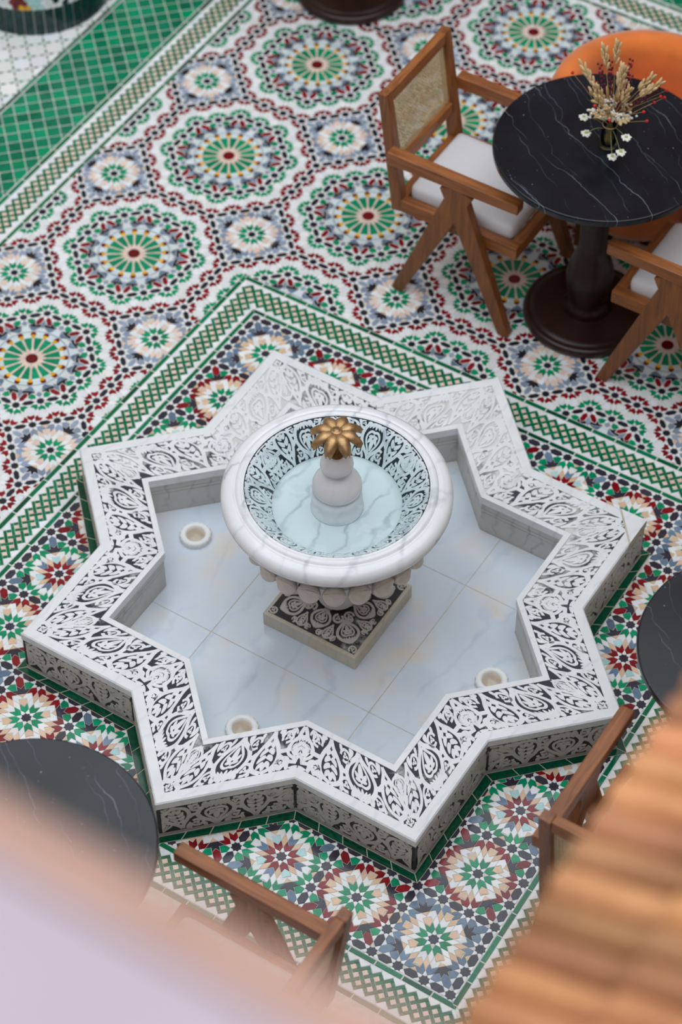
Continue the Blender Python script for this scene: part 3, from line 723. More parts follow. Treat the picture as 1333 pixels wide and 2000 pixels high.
def segment():
    LF, LO, SC = leaf_motif(), lotus_motif(), scroll_motif(); e = []
    e += place(LF, .33, .50, .20, .92); e += place(LO, 1.12, .5, 0, .98); e += place(LF, 1.92, .5, 0, .98)
    for x, y, s, a in ((.05, .93, .9, 0), (.74, .84, 1.0, .8), (1.52, .82, 1.05, 2.2), (2.33, .82, 1.05, 1.2), (.72, .20, .95, 2.6), (1.52, .22, 1.0, .3), (2.30, .2, 1.0, 2.0), (2.68, .55, 1.0, 0)): e += place(SC, x, y, a, s)
    for x in (.58, .90, 1.38, 1.66, 2.17, 2.47):
        e.append(drop((x, .99), (x + (.06 if x < 1 else -.05), .80), .075)); e.append(drop((x, .01), (x - .04, .17), .075))
    for a, b, w_ in (((.55, .46), (.76, .55), .085), ((1.48, .52), (1.66, .48), .09), ((2.2, .52), (2.7, .40), .09), ((2.2, .60), (2.66, .86), .07), ((.0, .62), (.14, .50), .07)):
        e.append(ribbon([a, ((a[0] + b[0]) / 2, (a[1] + b[1]) / 2 + .05), b], w_))
    e.append(drop((2.69, .02), (2.55, .30), .1)); e.append(drop((2.69, .98), (2.5, .96), .07)); e.append(drop((.01, .2), (.02, .45), .09)); e.append(drop((.0, .72), (.16, .80), .07))
    e += place(LO, .02, .28, 0, .48)
    e += place(LO, 2.62, .52, math.pi, .62) + place(SC, 2.42, .14, .5, .8) + place(SC, 2.20, .93, .5, .7)
    for x, y, x2, y2 in ((2.30, .98, 2.45, .72), (2.05, .02, 2.2, .1), (1.3, .02, 1.38, .2), (.52, .02, .58, .25), (.9, .98, .86, .8), (1.28, .97, 1.36, .78), (.18, .99, .3, .97), (2.46, .3, 2.40, .5)): e.append(drop((x, y), (x2, y2), .08))
    return e
SEG = segment()
def relief(parent, mapf, nrm, lift, mat, els=SEG, name='carved_ornament', W=2.7):
    v = []; f = []; nrm_f = nrm if callable(nrm) else (lambda u, vv: nrm)
    for ei, (A, B) in enumerate(els):
        o = len(v); m = len(A); dz = (ei * 5 % 23) * .00002
        for z in (lift, -.0004):
            for pts in (A, B):
                for p in pts:
                    u = min(max(p[0] / W, 0), 1); q = min(max(p[1], 0), 1); v.append(tuple(Vector(mapf(u, q)) + Vector(nrm_f(u, q)) * (z + dz)))
        a0, b0, a1, b1 = o, o + m, o + 2 * m, o + 3 * m; loc = []
        for i in range(m - 1):
            loc += [(a0 + i, b0 + i, b0 + i + 1, a0 + i + 1), (a0 + i, a0 + i + 1, a1 + i + 1, a1 + i), (b0 + i + 1, b0 + i, b1 + i, b1 + i + 1)]
        loc += [(b0, a0, a1, b1), (a0 + m - 1, b0 + m - 1, b1 + m - 1, a1 + m - 1)]
        i = (m - 1) // 2
        q = [Vector(v[k]) for k in (a0 + i, b0 + i, b0 + i + 1)]
        if (q[1] - q[0]).cross(q[2] - q[1]).dot(Vector(nrm_f(.5, .5))) < 0: loc = [t[::-1] for t in loc]
        f += loc
    return mesh_obj(name, v, f, mat, parent)
def bil(p00, p10, p11, p01):
    p00, p10, p11, p01 = map(Vector, (p00, p10, p11, p01))
    return lambda u, v: p00 * (1 - u) * (1 - v) + p10 * u * (1 - v) + p11 * u * v + p01 * (1 - u) * v

# ------------------------------------------------------------------ star basin
RO, RI, HT, HB = .98365, .71442, .1725, .0096
basin = thing('star_basin', 'eight-pointed white marble fountain basin with black inlaid carved rim', 'fountain basin')
so = star_pts(RO); szo = star_pts(RO - .0481); szi = star_pts(RI + .0255); si = star_pts(RI); sb = star_pts(RB * L); sbi = star_pts(RI + .006)
v3 = lambda p, z: (p[0], p[1], z)
WEAR = {0: 'inlay_half', 1: 'inlay_worn', 2: 'inlay_worn', 3: 'inlay_half', 15: 'inlay_worn', 14: 'inlay_half', 4: 'inlay_half'}
for k in range(16):
    j = (k + 1) % 16; tip, con = (k, j) if k % 2 == 0 else (j, k)
    # rim slab: outer border, sunken ground, inner border
    V = []; FA = []; MI = []
    def q(a, b, c, d, m): 
        o = len(V); V.extend([a, b, c, d]); FA.append((o, o + 1, o + 2, o + 3)); MI.append(m)
    z1, z0, zg = HT, HT - .030, HT - .0032
    c_ = lambda s, r: star_pts(r)
    soc = star_pts(RO - .006)
    a, b = k, j
    q(v3(soc[a], z1), v3(szo[a], z1), v3(szo[b], z1), v3(soc[b], z1), 0)
    q(v3(so[a], z1 - .004), v3(soc[a], z1), v3(soc[b], z1), v3(so[b], z1 - .004), 0)
    q(v3(so[a], z0), v3(so[a], z1 - .004), v3(so[b], z1 - .004), v3(so[b], z0), 0)
    q(v3(szo[a], z1), v3(szo[a], zg), v3(szo[b], zg), v3(szo[b], z1), 0)
    q(v3(szo[a], zg), v3(szi[a], zg), v3(szi[b], zg), v3(szo[b], zg), 1)
    q(v3(szi[a], zg), v3(szi[a], z1), v3(szi[b], z1), v3(szi[b], zg), 0)
    q(v3(szi[a], z1), v3(si[a], z1), v3(si[b], z1), v3(szi[b], z1), 0)
    q(v3(si[a], z1), v3(si[a], z0), v3(si[b], z0), v3(si[b], z1), 0)
    q(v3(si[a], z0), v3(so[a], z0), v3(so[b], z0), v3(si[b], z0), 0)
    sl = mesh_obj('rim_slab', V, FA, ['marble_white', WEAR.get(k, 'inlay_dark')], basin, fm=MI)
    m = bil(v3(szi[tip], zg), v3(szi[con], zg), v3(szo[con], zg), v3(szo[tip], zg))
    relief(sl, m, (0, 0, 1), .0028, 'marble_white')
    # outer wall panel with its own carving, inner plain panel
    n_ = Vector((sb[a][1] - sb[b][1], sb[b][0] - sb[a][0], 0)); n_.normalize()
    mid = Vector(((sb[a][0] + sb[b][0]) / 2, (sb[a][1] + sb[b][1]) / 2, 0))
    if n_.dot(mid) < 0: n_ = -n_
    V = []; FA = []; MI = []
    zt = HT - .030
    lerp = lambda p, q_, t: (p[0] + (q_[0] - p[0]) * t, p[1] + (q_[1] - p[1]) * t)
    e0, e1 = .03, .97
    q(v3(sb[a], 0), v3(sb[b], 0), v3(sb[b], .016), v3(sb[a], .016), 0)
    q(v3(sb[a], .016), v3(sb[b], .016), v3(sb[b], zt), v3(sb[a], zt), 1)
    w_in = star_pts(RB * L - .03)
    q(v3(w_in[a], 0), v3(w_in[b], 0), v3(w_in[b], zt), v3(w_in[a], zt), 0); q(v3(sb[a], 0), v3(w_in[a], 0), v3(w_in[a], zt), v3(sb[a], zt), 0); q(v3(sb[b], 0), v3(w_in[b], 0), v3(w_in[b], zt), v3(sb[b], zt), 0)
    pn = mesh_obj('wall_panel', V, FA, ['marble_carved', 'inlay_brown'], basin, fm=MI)
    pt, pc = lerp(sb[tip], sb[con], .025), lerp(sb[tip], sb[con], .985)
    m = bil(v3(pt, .018), v3(pc, .018), v3(pc, zt - .004), v3(pt, zt - .004)); relief(pn, m, tuple(n_), .0025, 'marble_carved')
    bm = bmesh.new()
    ia, ib, oa, ob = sbi[a], sbi[b], star_pts(RI + .035)[a], star_pts(RI + .035)[b]; ga, gb = star_pts(RI + .010)[a], star_pts(RI + .010)[b]
    def prism(pa, pb, qa, qb, z0, z1):
        vv = [bm.verts.new(t) for t in (v3(pa, z0), v3(pb, z0), v3(qb, z0), v3(qa, z0), v3(pa, z1), v3(pb, z1), v3(qb, z1), v3(qa, z1))]
        for t in ((3, 2, 1, 0), (4, 5, 6, 7), (0, 1, 5, 4), (1, 2, 6, 5), (2, 3, 7, 6), (3, 0, 4, 7)): bm.faces.new([vv[i] for i in t])
    prism(ia, ib, oa, ob, HB, .098); prism(ga, gb, oa, ob, .098, .101); prism(ia, ib, oa, ob, .101, .113); prism(ga, gb, oa, ob, .113, .116); prism(ia, ib, oa, ob, .116, .1425)
    bm_obj('inner_wall_panel', bm, 'marble_wall', basin)
# broken-off tip re-set with a plain piece
t4 = so[4]; bm = bmesh.new()
d1 = Vector((so[3][0] - t4[0], so[3][1] - t4[1], 0)).normalized(); d2 = Vector((so[5][0] - t4[0], so[5][1] - t4[1], 0)).normalized(); T4 = Vector((t4[0], t4[1], 0))
for off, zz, mt in ((.10, HT + .0008, 'grout_warm'), (.092, HT + .0016, 'marble_white')):
    bm = bmesh.new(); tri = [T4 - (d1 + d2) * .0008, T4 + d1 * off * .95, T4 + d2 * off * 1.15]
    lo = [bm.verts.new((p.x, p.y, HT - .031)) for p in tri]; hi = [bm.verts.new((p.x, p.y, zz)) for p in tri]
    bm.faces.new(hi); bm.faces.new(lo[::-1])
    for i in range(3): bm.faces.new((lo[i], lo[(i + 1) % 3], hi[(i + 1) % 3], hi[i]))
    o = bm_obj('corner_piece' if mt == 'marble_white' else 'corner_joint', bm, mt, basin)
# floor slabs
gv = .287
bm = bmesh.new(); bm.faces.new([bm.verts.new((p[0], p[1], HB - .0008)) for p in star_pts(RI + .02)]); bm_obj('floor_joint', bm, 'grout_warm', basin)
inner = star_pts(RI + .004)
for ix, (x0, x1) in enumerate(((-9, -gv), (-gv, gv), (gv, 9))):
    for iy, (y0, y1) in enumerate(((-9, -gv), (-gv, gv), (gv, 9))):
        pp = inner
        g_ = .0013
        for c_ in ((-1, 0, -x0 - g_), (1, 0, x1 - g_), (0, -1, -y0 - g_), (0, 1, y1 - g_)): pp = clip(pp, *c_)
        pp = [p for i, p in enumerate(pp) if math.hypot(p[0] - pp[i - 1][0], p[1] - pp[i - 1][1]) > 1e-5]
        if len(pp) < 3: continue
        bm = bmesh.new(); hi = [bm.verts.new((p[0], p[1], HB)) for p in pp]; lo = [bm.verts.new((p[0], p[1], HB - .02)) for p in pp]; bm.faces.new(hi)
        for i in range(len(pp)): bm.faces.new((lo[i], lo[(i + 1) % len(pp)], hi[(i + 1) % len(pp)], hi[i]))
        bm_obj('floor_slab', bm, 'marble_floor', basin)

# ------------------------------------------------------------------ fountain bowl on its plinth
AX = (.0, -.008)
bowl = thing('fountain_bowl', 'round white marble fountain bowl with lobed underside on square carved plinth', 'fountain', (AX[0], AX[1], HB))
zb = HB
def Z(z): return z - zb
PS = .168; PT = Z(.066)
bm = bmesh.new(); box(bm, -PS, PS, -PS, PS, 0, PT, bev=.004); pl = bm_obj('plinth', bm, 'plinth_stone', bowl)
ins, top, zt2 = PS - .012, .062, PT + .012
bm = bmesh.new(); vs1 = [bm.verts.new((sx * ins, sy * ins, PT + .0008)) for sx, sy in ((-1, -1), (1, -1), (1, 1), (-1, 1))]; vs2 = [bm.verts.new((sx * top, sy * top, zt2)) for sx, sy in ((-1, -1), (1, -1), (1, 1), (-1, 1))]
for i in range(4): bm.faces.new((vs1[i], vs1[(i + 1) % 4], vs2[(i + 1) % 4], vs2[i]))
bm.faces.new(vs2); pc = bm_obj('plinth_cap', bm, 'inlay_brown', bowl)
cap_els = []
for q_ in range(4):
    e = place(lotus_motif(), 0, -.60, math.pi, .50) + place(lotus_motif(), .62, -.62, math.pi + math.pi / 4, .55) + place(leaf_motif(), .30, -.80, math.pi, .34) + place(leaf_motif(), -.30, -.80, math.pi, .34)
    for x_, y_, s_ in ((.30, -.46, .7), (-.30, -.46, .7), (.92, -.92, .55), (.44, -.90, .4), (-.44, -.90, .4), (.13, -.91, .4), (-.13, -.91, .4), (.50, -.36, .5), (0, -.30, .6)): e += place(scroll_motif(), x_, y_, x_ * 5, s_)
    for x_ in (.16, .3, .44, -.16, -.3, -.44): e.append(ribbon([(x_, -.97), (x_ * .95, -.9), (x_ * 1.1, -.84)], .03))
    cap_els += [([rot(p, q_ * math.pi / 2) for p in A], [rot(p, q_ * math.pi / 2) for p in B]) for A, B in e]
def capmap(u, v):
    x_, y_ = u * 2 - 1, v * 2 - 1; m_ = max(abs(x_), abs(y_)); return (x_ * ins, y_ * ins, PT + .0012 + (zt2 - PT) * max(0, min(1, (1 - m_) / (1 - top / ins))))
cap_els = [([((p[0] + 1) / 2 * 2.7, (p[1] + 1) / 2) for p in A], [((p[0] + 1) / 2 * 2.7, (p[1] + 1) / 2) for p in B]) for A, B in cap_els]
relief(pc, capmap, (0, 0, 1), .0022, 'marble_carved', cap_els)
WL, BF = .605, .514          # water level, bowl floor
prof = [(.062, .09), (.058, .14), (.055, .24), (.075, .30), (.13, .333), (.19, .365), (.235, .405), (.265, .455), (.282, .503), (.294, .513), (.300, .519), (.306, .520)]
for i in range(13):
    a = -math.pi * .62 + i / 12 * math.pi * 1.12; prof.append((.3125 + .031 * math.cos(a), .548 + .031 * math.sin(a)))
prof += [(.304, .5805), (.3025, .578), (.300, .5795), (.296, .5855), (.288, .588), (.282, .5875), (.2805, .5855), (.279, .5875), (.274, .5865)]
prof = [(r, z + .022 * min(1, max(0, (z - .40) / .10))) for r, z in prof]
v, f = lathe([(r, Z(z)) for r, z in prof], 128); mesh_obj('bowl', v, f, 'marble_bowl', bowl, smooth=True)
gr = [(.274, .608), (.262, .597), (.235, .572), (.212, .548), (.194, .524)]
v, f = lathe([(r, Z(z)) for r, z in gr], 128); bi = mesh_obj('bowl_lining', v, f, 'inlay_bowl', bowl, smooth=True)
v, f = lathe([(.195, Z(.5245)), (.192, Z(.5215)), (.186, Z(.516)), (.17, Z(BF)), (.0, Z(BF))], 96); mesh_obj('bowl_floor', v, f, 'marble_bowl', bowl, smooth=True)
def gprof(t):
    x = t * (len(gr) - 1); i = min(int(x), len(gr) - 2); k = x - i; return (gr[i][0] + (gr[i + 1][0] - gr[i][0]) * k, gr[i][1] + (gr[i + 1][1] - gr[i][1]) * k)
NB = 6
for i in range(NB):
    a0, a1 = (i if i % 2 == 0 else i + 1) * 2 * math.pi / NB, (i + 1 if i % 2 == 0 else i) * 2 * math.pi / NB
    def m(u, v, a0=a0, a1=a1):
        r, z = gprof(.04 + .96 * (1 - v)); a = a0 + (a1 - a0) * u; return (r * math.cos(a), r * math.sin(a), Z(z))
    def nf(u, v, a0=a0, a1=a1): a = a0 + (a1 - a0) * u; return (-.68 * math.cos(a), -.68 * math.sin(a), .73)
    relief(bi, m, nf, .0024, 'marble_bowl')
NL = 22
bm = bmesh.new(); bmesh.ops.create_uvsphere(bm, u_segments=20, v_segments=14, radius=1.0)
for vt in bm.verts:
    x, y, z = vt.co
    k = max(0, x) * max(0, z + .25)                       # scooped upper front
    taper = .80 + .20 * min(1, (z + 1) / 1.2) if z < .2 else 1.0
    vt.co = Vector((x * .030 - .048 * k, y * .0365 * taper, z * .050))
me_l = bpy.data.meshes.new('lobe'); bm.to_mesh(me_l); bm.free(); me_l.materials.append(MAT['marble_lobe']); me_l.polygons.foreach_set('use_smooth', [True] * len(me_l.polygons))
for i in range(NL):
    a = 2 * math.pi * (i + .35) / NL; o = bpy.data.objects.new('lobe', me_l); link(o, bowl)
    o.matrix_basis = Matrix.Rotation(a, 4, 'Z') @ Matrix.Translation((.262, 0, Z(.412))) @ Matrix.Rotation(math.radians(28), 4, 'Y')
# water
v, f = lathe([(.069, -.082), (.183, -.082), (.2060, -.0545), (.2290, -.0310), (.2550, -.0065), (.2715, 0), (.2, 0), (.1, 0), (.069, 0)], 96)
wt = mesh_obj('water', v, f, ['water', 'water_bed'], None, fm=[1] * (96 * 5) + [0] * (96 * 3), smooth=False, loc=(AX[0], AX[1], WL)); wt['kind'] = 'stuff'; wt['label'] = 'clear shallow water filling the white fountain bowl'; wt['category'] = 'water'
# spout and bronze flower
sp = thing('fountain_spout', 'turned white marble spout with bronze flower rising from the bowl water', 'fountain spout', (AX[0], AX[1], BF))
zs = lambda z: z - BF
pr_ = [(.0, .514), (.079, .514), (.079, .519), (.076, .521), (.0755, .566), (.0735, .585), (.0655, .588), (.0655, .592), (.071, .597), (.0745, .606), (.0735, .619), (.068, .634), (.058, .649), (.047, .661), (.040, .669), (.0365, .675), (.0365, .679), (.0415, .684), (.0475, .693), (.0495, .703), (.048, .714), (.042, .727), (.033, .738), (.022, .745), (.0, .747)]
v, f = lathe([(r, zs(z)) for r, z in pr_], 64); mesh_obj('turned_stem', v, f, 'onyx', sp, smooth=True)
v, f = lathe([(r, zs(z)) for r, z in ((.0, .740), (.021, .742), (.022, .758), (.015, .764), (.014, .794), (.019, .800), (.019, .810), (.013, .815), (.012, .830), (0, .832))], 32); mesh_obj('bronze_collar', v, f, 'brass_dark', sp, smooth=True)
fl = MB(); FZ = zs(.842)
v, f = lathe([(.0, .010), (.010, .0095), (.011, .007), (.013, .0075), (.0185, .004), (.020, -.003), (.012, -.012), (0, -.013)], 32); mb = MB(); mb.add((v, f))
for i in range(14):
    a = i * 2 * math.pi / 14; vv, ff = lathe([(0, .002), (.0018, .0012), (.0024, -.001)], 6); mb.add((vv, ff), Matrix.Translation((.0152 * math.cos(a), .0152 * math.sin(a), .0065)))
hd = mb.build('flower_head', 'brass_dark', sp, True, (0, 0, FZ)); hd.data.materials.clear(); hd.data.materials.append(MAT['bronze'])
for i in range(8):
    a = 2 * math.pi * (i + .28) / 8; v = []; f = []; nu, nv = 10, 6
    for iu in range(nu + 1):
        t = iu / nu; wid = .0178 * math.sin(math.pi * (.12 + .80 * t) ** 1.15) ** .8 * (1 if t < .97 else .75); x = .013 + .066 * t; z = .004 + .008 * math.sin(t * 2.2) - .034 * t ** 2.4
        for iv in range(nv + 1):
            s = iv / nv * 2 - 1; v.append((x - .004 * s * s * t, s * wid, z - .007 * s * s * (.4 + 1.6 * t) + .0035 * (1 - abs(s)) * (.3 + t) - .0022 * (abs(s) < .01)))
    for iu in range(nu):
        for iv in range(nv): q0 = iu * (nv + 1) + iv; f.append((q0, q0 + 1, q0 + nv + 2, q0 + nv + 1))
    o = mesh_obj('petal', v, f, 'bronze', hd, smooth=True); o.rotation_euler = (0, 0, a)
    md = o.modifiers.new('thickness', 'SOLIDIFY'); md.thickness = .0022; md.offset = -1
# pool lights
LIT = []
bm_ring = None
for i, (x, y, lb) in enumerate(((-.541, 0, 'round white pool light set left of the fountain bowl'), (0, -.546, 'round white pool light half hidden behind the front left rim'), (.545, .004, 'round white pool light half hidden behind the right front rim'))):
    if i == 0:
        pl0 = thing('pool_light', lb, 'light', (x, y, HB), 0, 'pool lights on the basin floor')
        v = []; f = []; n = 72
        ringp = [(.050, 0), (.0505, .014), (.047, .020), (.036, .021), (.031, .017), (.029, .010)]
        for k, (r, z) in enumerate(ringp):
            for j in range(n):
                a = 2 * math.pi * j / n; rr = r + (.0018 * math.cos(a * 18) if k < 3 else 0); v.append((rr * math.cos(a), rr * math.sin(a), z))
        for k in range(len(ringp) - 1):
            for j in range(n): f.append((k * n + j, k * n + (j + 1) % n, (k + 1) * n + (j + 1) % n, (k + 1) * n + j))
        mesh_obj('ring', v, f, 'fitting_white', pl0, smooth=True)
        v, f = lathe([(.0295, .011), (.022, .014), (.01, .0155), (0, .016)], 40); mesh_obj('lens', v, f, 'lens_glass', pl0, smooth=True)
    else:
        c = copy_tree(pl0); c.location = (x, y, HB); c['label'] = lb

# ------------------------------------------------------------------ pedestal tables
def make_table(label, x, y, r):
    t = thing('pedestal_table', label, 'table', (x, y, 0), 0, 'round marble pedestal tables')
    v, f = lathe([(0, .745), (r - .004, .745), (r, .749), (r, .764), (r - .003, .769), (r - .006, .770), (0, .770)], 128); mesh_obj('tabletop', v, f, 'marble_black', t, smooth=False)
    v, f = lathe([(0, .745), (.105, .745), (.105, .725), (.085, .72), (.066, .70), (.056, .66), (.049, .52), (.047, .34), (.052, .30), (.060, .285), (.075, .24), (.082, .19), (.076, .14), (.066, .10), (.064, .06), (.09, .046), (0, .046)], 48); mesh_obj('column', v, f, 'walnut', t, smooth=True)
    v, f = lathe([(0, .05), (.17, .046), (.192, .041), (.197, .036), (.203, .038), (.213, .034), (.2185, .024), (.2185, .010), (.212, 0), (0, 0)], 96); mesh_obj('base', v, f, 'walnut', t, smooth=True)
    return t
make_table('round black marble table with dried flowers in a bottle vase', .033, 1.541, .355)
make_table('bare round black marble table at the right of the basin', 1.354, -.009, .334)
make_table('round dark marble table at the left front of the basin', .05, -1.563, .336)
make_table('pedestal table at the back, only its round wooden base in view', -1.585, 2.60, .34)

# ------------------------------------------------------------------ armchairs: local +x is the front
def make_chair(label, x, y, rz):
    t = thing('cane_armchair', label, 'chair', (x, y, 0), rz, 'teak armchairs')
    for g in (1, -1):
        bm = bmesh.new(); beam(bm, (-.255, g * .225, .594), (.24, g * .225, .600), (.042, .050), (.042, .040), (0, 1, 0), .004); bm_obj('armrest', bm, 'teak', t)
        bm = bmesh.new(); beam(bm, (-.015, g * .225, .575), (.215, g * .225, 0), (.036, .085), (.034, .040), (0, 1, 0), .004); bm_obj('leg', bm, 'teak_v', t)
        bm = bmesh.new(); beam(bm, (.03, g * .225, .575), (-.215, g * .225, 0), (.036, .085), (.034, .040), (0, 1, 0), .004); bm_obj('leg', bm, 'teak_v', t)
        bm = bmesh.new(); beam(bm, (-.235, g * .1875, .335), (-.30, g * .1875, .815), (.036, .046), (.036, .034), (0, 1, 0), .003); bm_obj('back_post', bm, 'teak_v', t)
        bm = bmesh.new(); beam(bm, (-.25, g * .187, .362), (.225, g * .187, .362), (.036, .050), (.036, .050), (0, 1, 0), .003); bm_obj('seat_rail', bm, 'teak', t)
    for x_ in (-.235, .207):
        bm = bmesh.new(); beam(bm, (x_, -.169, .362), (x_, .169, .362), (.036, .050), (.036, .050), (1, 0, 0), .003); bm_obj('seat_rail', bm, 'teak_y', t)
    for z_, h_ in ((.792, .046), (.51, .044)):
        xx = -.235 - .065 * (z_ - .335) / .48
        bm = bmesh.new(); beam(bm, (xx, -.1695, z_), (xx, .1695, z_), (.030, h_), (.030, h_), (1, 0, 0), .003); bm_obj('back_rail', bm, 'teak_y', t)
    cn = MB(); z0, z1 = .532, .769
    xz = lambda z: -.235 - .065 * (z - .335) / .48
    def rib(y0, za, y1, zb_, w_, off):
        d = Vector((0, y1 - y0, zb_ - za)).normalized(); s = Vector((0, -d.z, d.y)) * w_ / 2
        c = [Vector((xz(za) + off, y0, za)), Vector((xz(zb_) + off, y1, zb_))]
        cn.add(([tuple(c[0] - s), tuple(c[1] - s), tuple(c[1] + s), tuple(c[0] + s)], [(0, 1, 2, 3)]))
    n = 34
    for i in range(n + 1): y_ = -.169 + .338 * i / n; rib(y_, z0, y_, z1, .0042, .0012)
    m_ = 24
    for i in range(m_ + 1): z_ = z0 + (z1 - z0) * i / m_; rib(-.169, z_, .169, z_, .0042, -.0012)
    hh = z1 - z0
    for i in range(-24, 35):
        for g in (1, -1):
            y0 = -.169 + .338 * i / n; ya, yb = y0, y0 + hh
            za, zb2 = z0, z1
            if ya < -.169: za = z0 + (-.169 - ya); ya = -.169
            if yb > .169: zb2 = z1 - (yb - .169); yb = .169
            if zb2 - za > .01: rib(g * ya, za, g * yb, zb2, .0028, .0004 * g)
    cn.build('cane_panel', 'cane', t, False)
    bm = bmesh.new(); box(bm, -.214, .186, -.167, .167, .362, .432)
    bmesh.ops.bevel(bm, geom=bm.edges[:], offset=.028, segments=4, affect='EDGES', profile=.55); bm_obj('seat_cushion', bm, 'cushion', t, True)
    return t
make_chair('whole teak cane-back armchair left of the vase table', -.37, 1.535, 0)
make_chair('teak armchair at the right edge, facing the vase table', .437, 1.535, math.pi)
make_chair('teak armchair beside the dark table in the lower left foreground', .555, -1.512, math.pi)
make_chair('teak armchair beside the bare table, half behind blurred roof tiles', 1.327, -.508, math.pi / 2)

# ------------------------------------------------------------------ orange tub chair behind the vase table
tub = thing('tub_chair', 'round orange velvet tub chair behind the vase table', 'chair', (-.01, 1.975, 0))
def arc_pad(r0, r1, z0, z1, a0, a1, n=48):
    sec = []; m = 16
    for i in range(m):
        t = 2 * math.pi * i / m; c, s = math.cos(t), math.sin(t); ex = .55
        sec.append(((r0 + r1) / 2 + (r1 - r0) / 2 * math.copysign(abs(c) ** ex, c), (z0 + z1) / 2 + (z1 - z0) / 2 * math.copysign(abs(s) ** ex, s)))
    v = []; f = []
    for k in range(n + 1):
        a = a0 + (a1 - a0) * k / n
        for r, z in sec: v.append((r * math.cos(a), r * math.sin(a), z))
    for k in range(n):
        for i in range(m): j = (i + 1) % m; f.append((k * m + i, k * m + j, (k + 1) * m + j, (k + 1) * m + i))
    f.append(tuple(range(m))[::-1]); f.append(tuple(n * m + i for i in range(m))); return v, f
v, f = arc_pad(.235, .355, .10, .665, math.radians(-25), math.radians(205)); mesh_obj('backrest', v, f, 'velvet', tub, smooth=True)
v, f = lathe([(0, .44), (.18, .438), (.215, .425), (.225, .40), (.225, .20), (.21, .17), (0, .165)], 64); mesh_obj('seat', v, f, 'velvet', tub, smooth=True)
for i in range(4):
    a = math.pi / 4 + i * math.pi / 2; bm = bmesh.new(); beam(bm, (.2 * math.cos(a), .2 * math.sin(a), .17), (.21 * math.cos(a), .21 * math.sin(a), 0), (.035, .035), (.022, .022), (1, 0, 0)); bm_obj('leg', bm, 'teak_v', tub)

# ------------------------------------------------------------------ bottle vase and dried bouquet on the table
VX, VY, VZ = .0458, 1.5495, .770
vase = thing('bottle_vase', 'small clear glass bottle vase on the black marble table', 'vase', (VX, VY, VZ))
v, f = lathe([(0, .001), (.026, .001), (.0295, .004), (.030, .012), (.0265, .05), (.022, .085), (.0205, .11), (.0225, .122), (.0215, .1225), (.019, .111), (.020, .085), (.0245, .05), (.0275, .014), (.024, .009), (0, .009)], 40); mesh_obj('bottle', v, f, 'bottle_glass', vase, smooth=True)
v, f = lathe([(.0232, .0865), (.0245, .089), (.0232, .0915)], 32); mesh_obj('neck_tie', v, f, 'straw', vase, smooth=True)
bq = thing('dried_bouquet', 'dried grass and flower bouquet with red berries standing in the bottle', 'bouquet', (VX, VY, VZ))
rb = random.Random(11)
def stem_path(a, lean, h, droop=0.0):
    c, s = math.cos(a), math.sin(a); pts = []
    for i in range(8):
        t = i / 7; rr = -.014 + .03 * t * .5 if t < .3 else None
        x = -.013 + .016 * min(t / .35, 1) + max(0, t - .3) ** 1.4 * lean * 1.6
        z = .012 + t * h - droop * max(0, t - .45) ** 2 * 3.2; pts.append((c * x - s * .004 * math.sin(7 * t + a), s * x + c * .004 * math.sin(5 * t), z))
    return pts
def ell(rx, rz, n=8):
    return lathe([(0, -rz)] + [(rx * math.sin(math.pi * i / 5), -rz * math.cos(math.pi * i / 5)) for i in range(1, 5)] + [(0, rz)], n)
def orient(p, d):
    return Matrix.Translation(p) @ Vector(d).to_track_quat('Z', 'Y').to_matrix().to_4x4()
for i in range(15):                                    # oat spikes
    a = rb.uniform(0, 2 * math.pi); h = rb.uniform(.20, .29); lean = rb.uniform(.05, .16)
    if i == 0: a, h, lean = 2.0, .37, .04
    if i == 1: a, h, lean = .55, .31, .03
    if i == 2: a, h, lean = 2.6, .33, .08
    pts = stem_path(a, lean, h); mb = MB(); mb.add(tube(pts, .0011, 5)); st = mb.build('stem', 'stem_tan', bq)
    mb = MB(); e = Vector(pts[-1]); d = (e - Vector(pts[-2])).normalized()
    for k in range(11):
        t = k / 10; p = e - d * (.065 * (1 - t)); aa = k * 2.4; o = Vector((math.cos(aa), math.sin(aa), .9)).normalized()
        mb.add(ell(.0046, .015), orient(p + o * .010, (d + o * .55)))
    mb.build('grass_spike', 'straw', bq)
for i in range(26):                                    # bare stems in the bottle
    a = rb.uniform(0, 2 * math.pi); mb = MB(); mb.add(tube(stem_path(a, .05, rb.uniform(.14, .20)), .0013, 5)); mb.build('stem', 'stem_tan', bq)
for i in range(13):                                    # red berries on thin stalks
    a = rb.uniform(0, 2 * math.pi) if i > 2 else (.1, .3, .5)[i]; h = rb.uniform(.17, .23) + (.05 if i < 2 else 0); pts = stem_path(a, rb.uniform(.09, .17) + (.05 if i < 2 else 0), h)
    mb = MB(); mb.add(tube(pts, .0007, 4)); mb.build('stem', 'stem_tan', bq); mb = MB(); mb.add(ell(.0058, .0058), Matrix.Translation(pts[-1])); mb.build('berry', 'berry', bq)
for i in range(6):                                     # plum amaranth tassels
    a = (.7, 1.1, 2.2, 2.5, 1.6, .3)[i]; pts = stem_path(a, .05 + .02 * i, .235 + .012 * (i % 3)); mb = MB()
    for k in range(26):
        t = k / 25; p = Vector(pts[4]).lerp(Vector(pts[-1]), t); aa = k * 2.4; mb.add(ell(.0042, .0042, 6), Matrix.Translation(p + Vector((math.cos(aa), math.sin(aa), 0)) * .0055))
    mb.build('flower_tassel', 'plum_flower', bq)
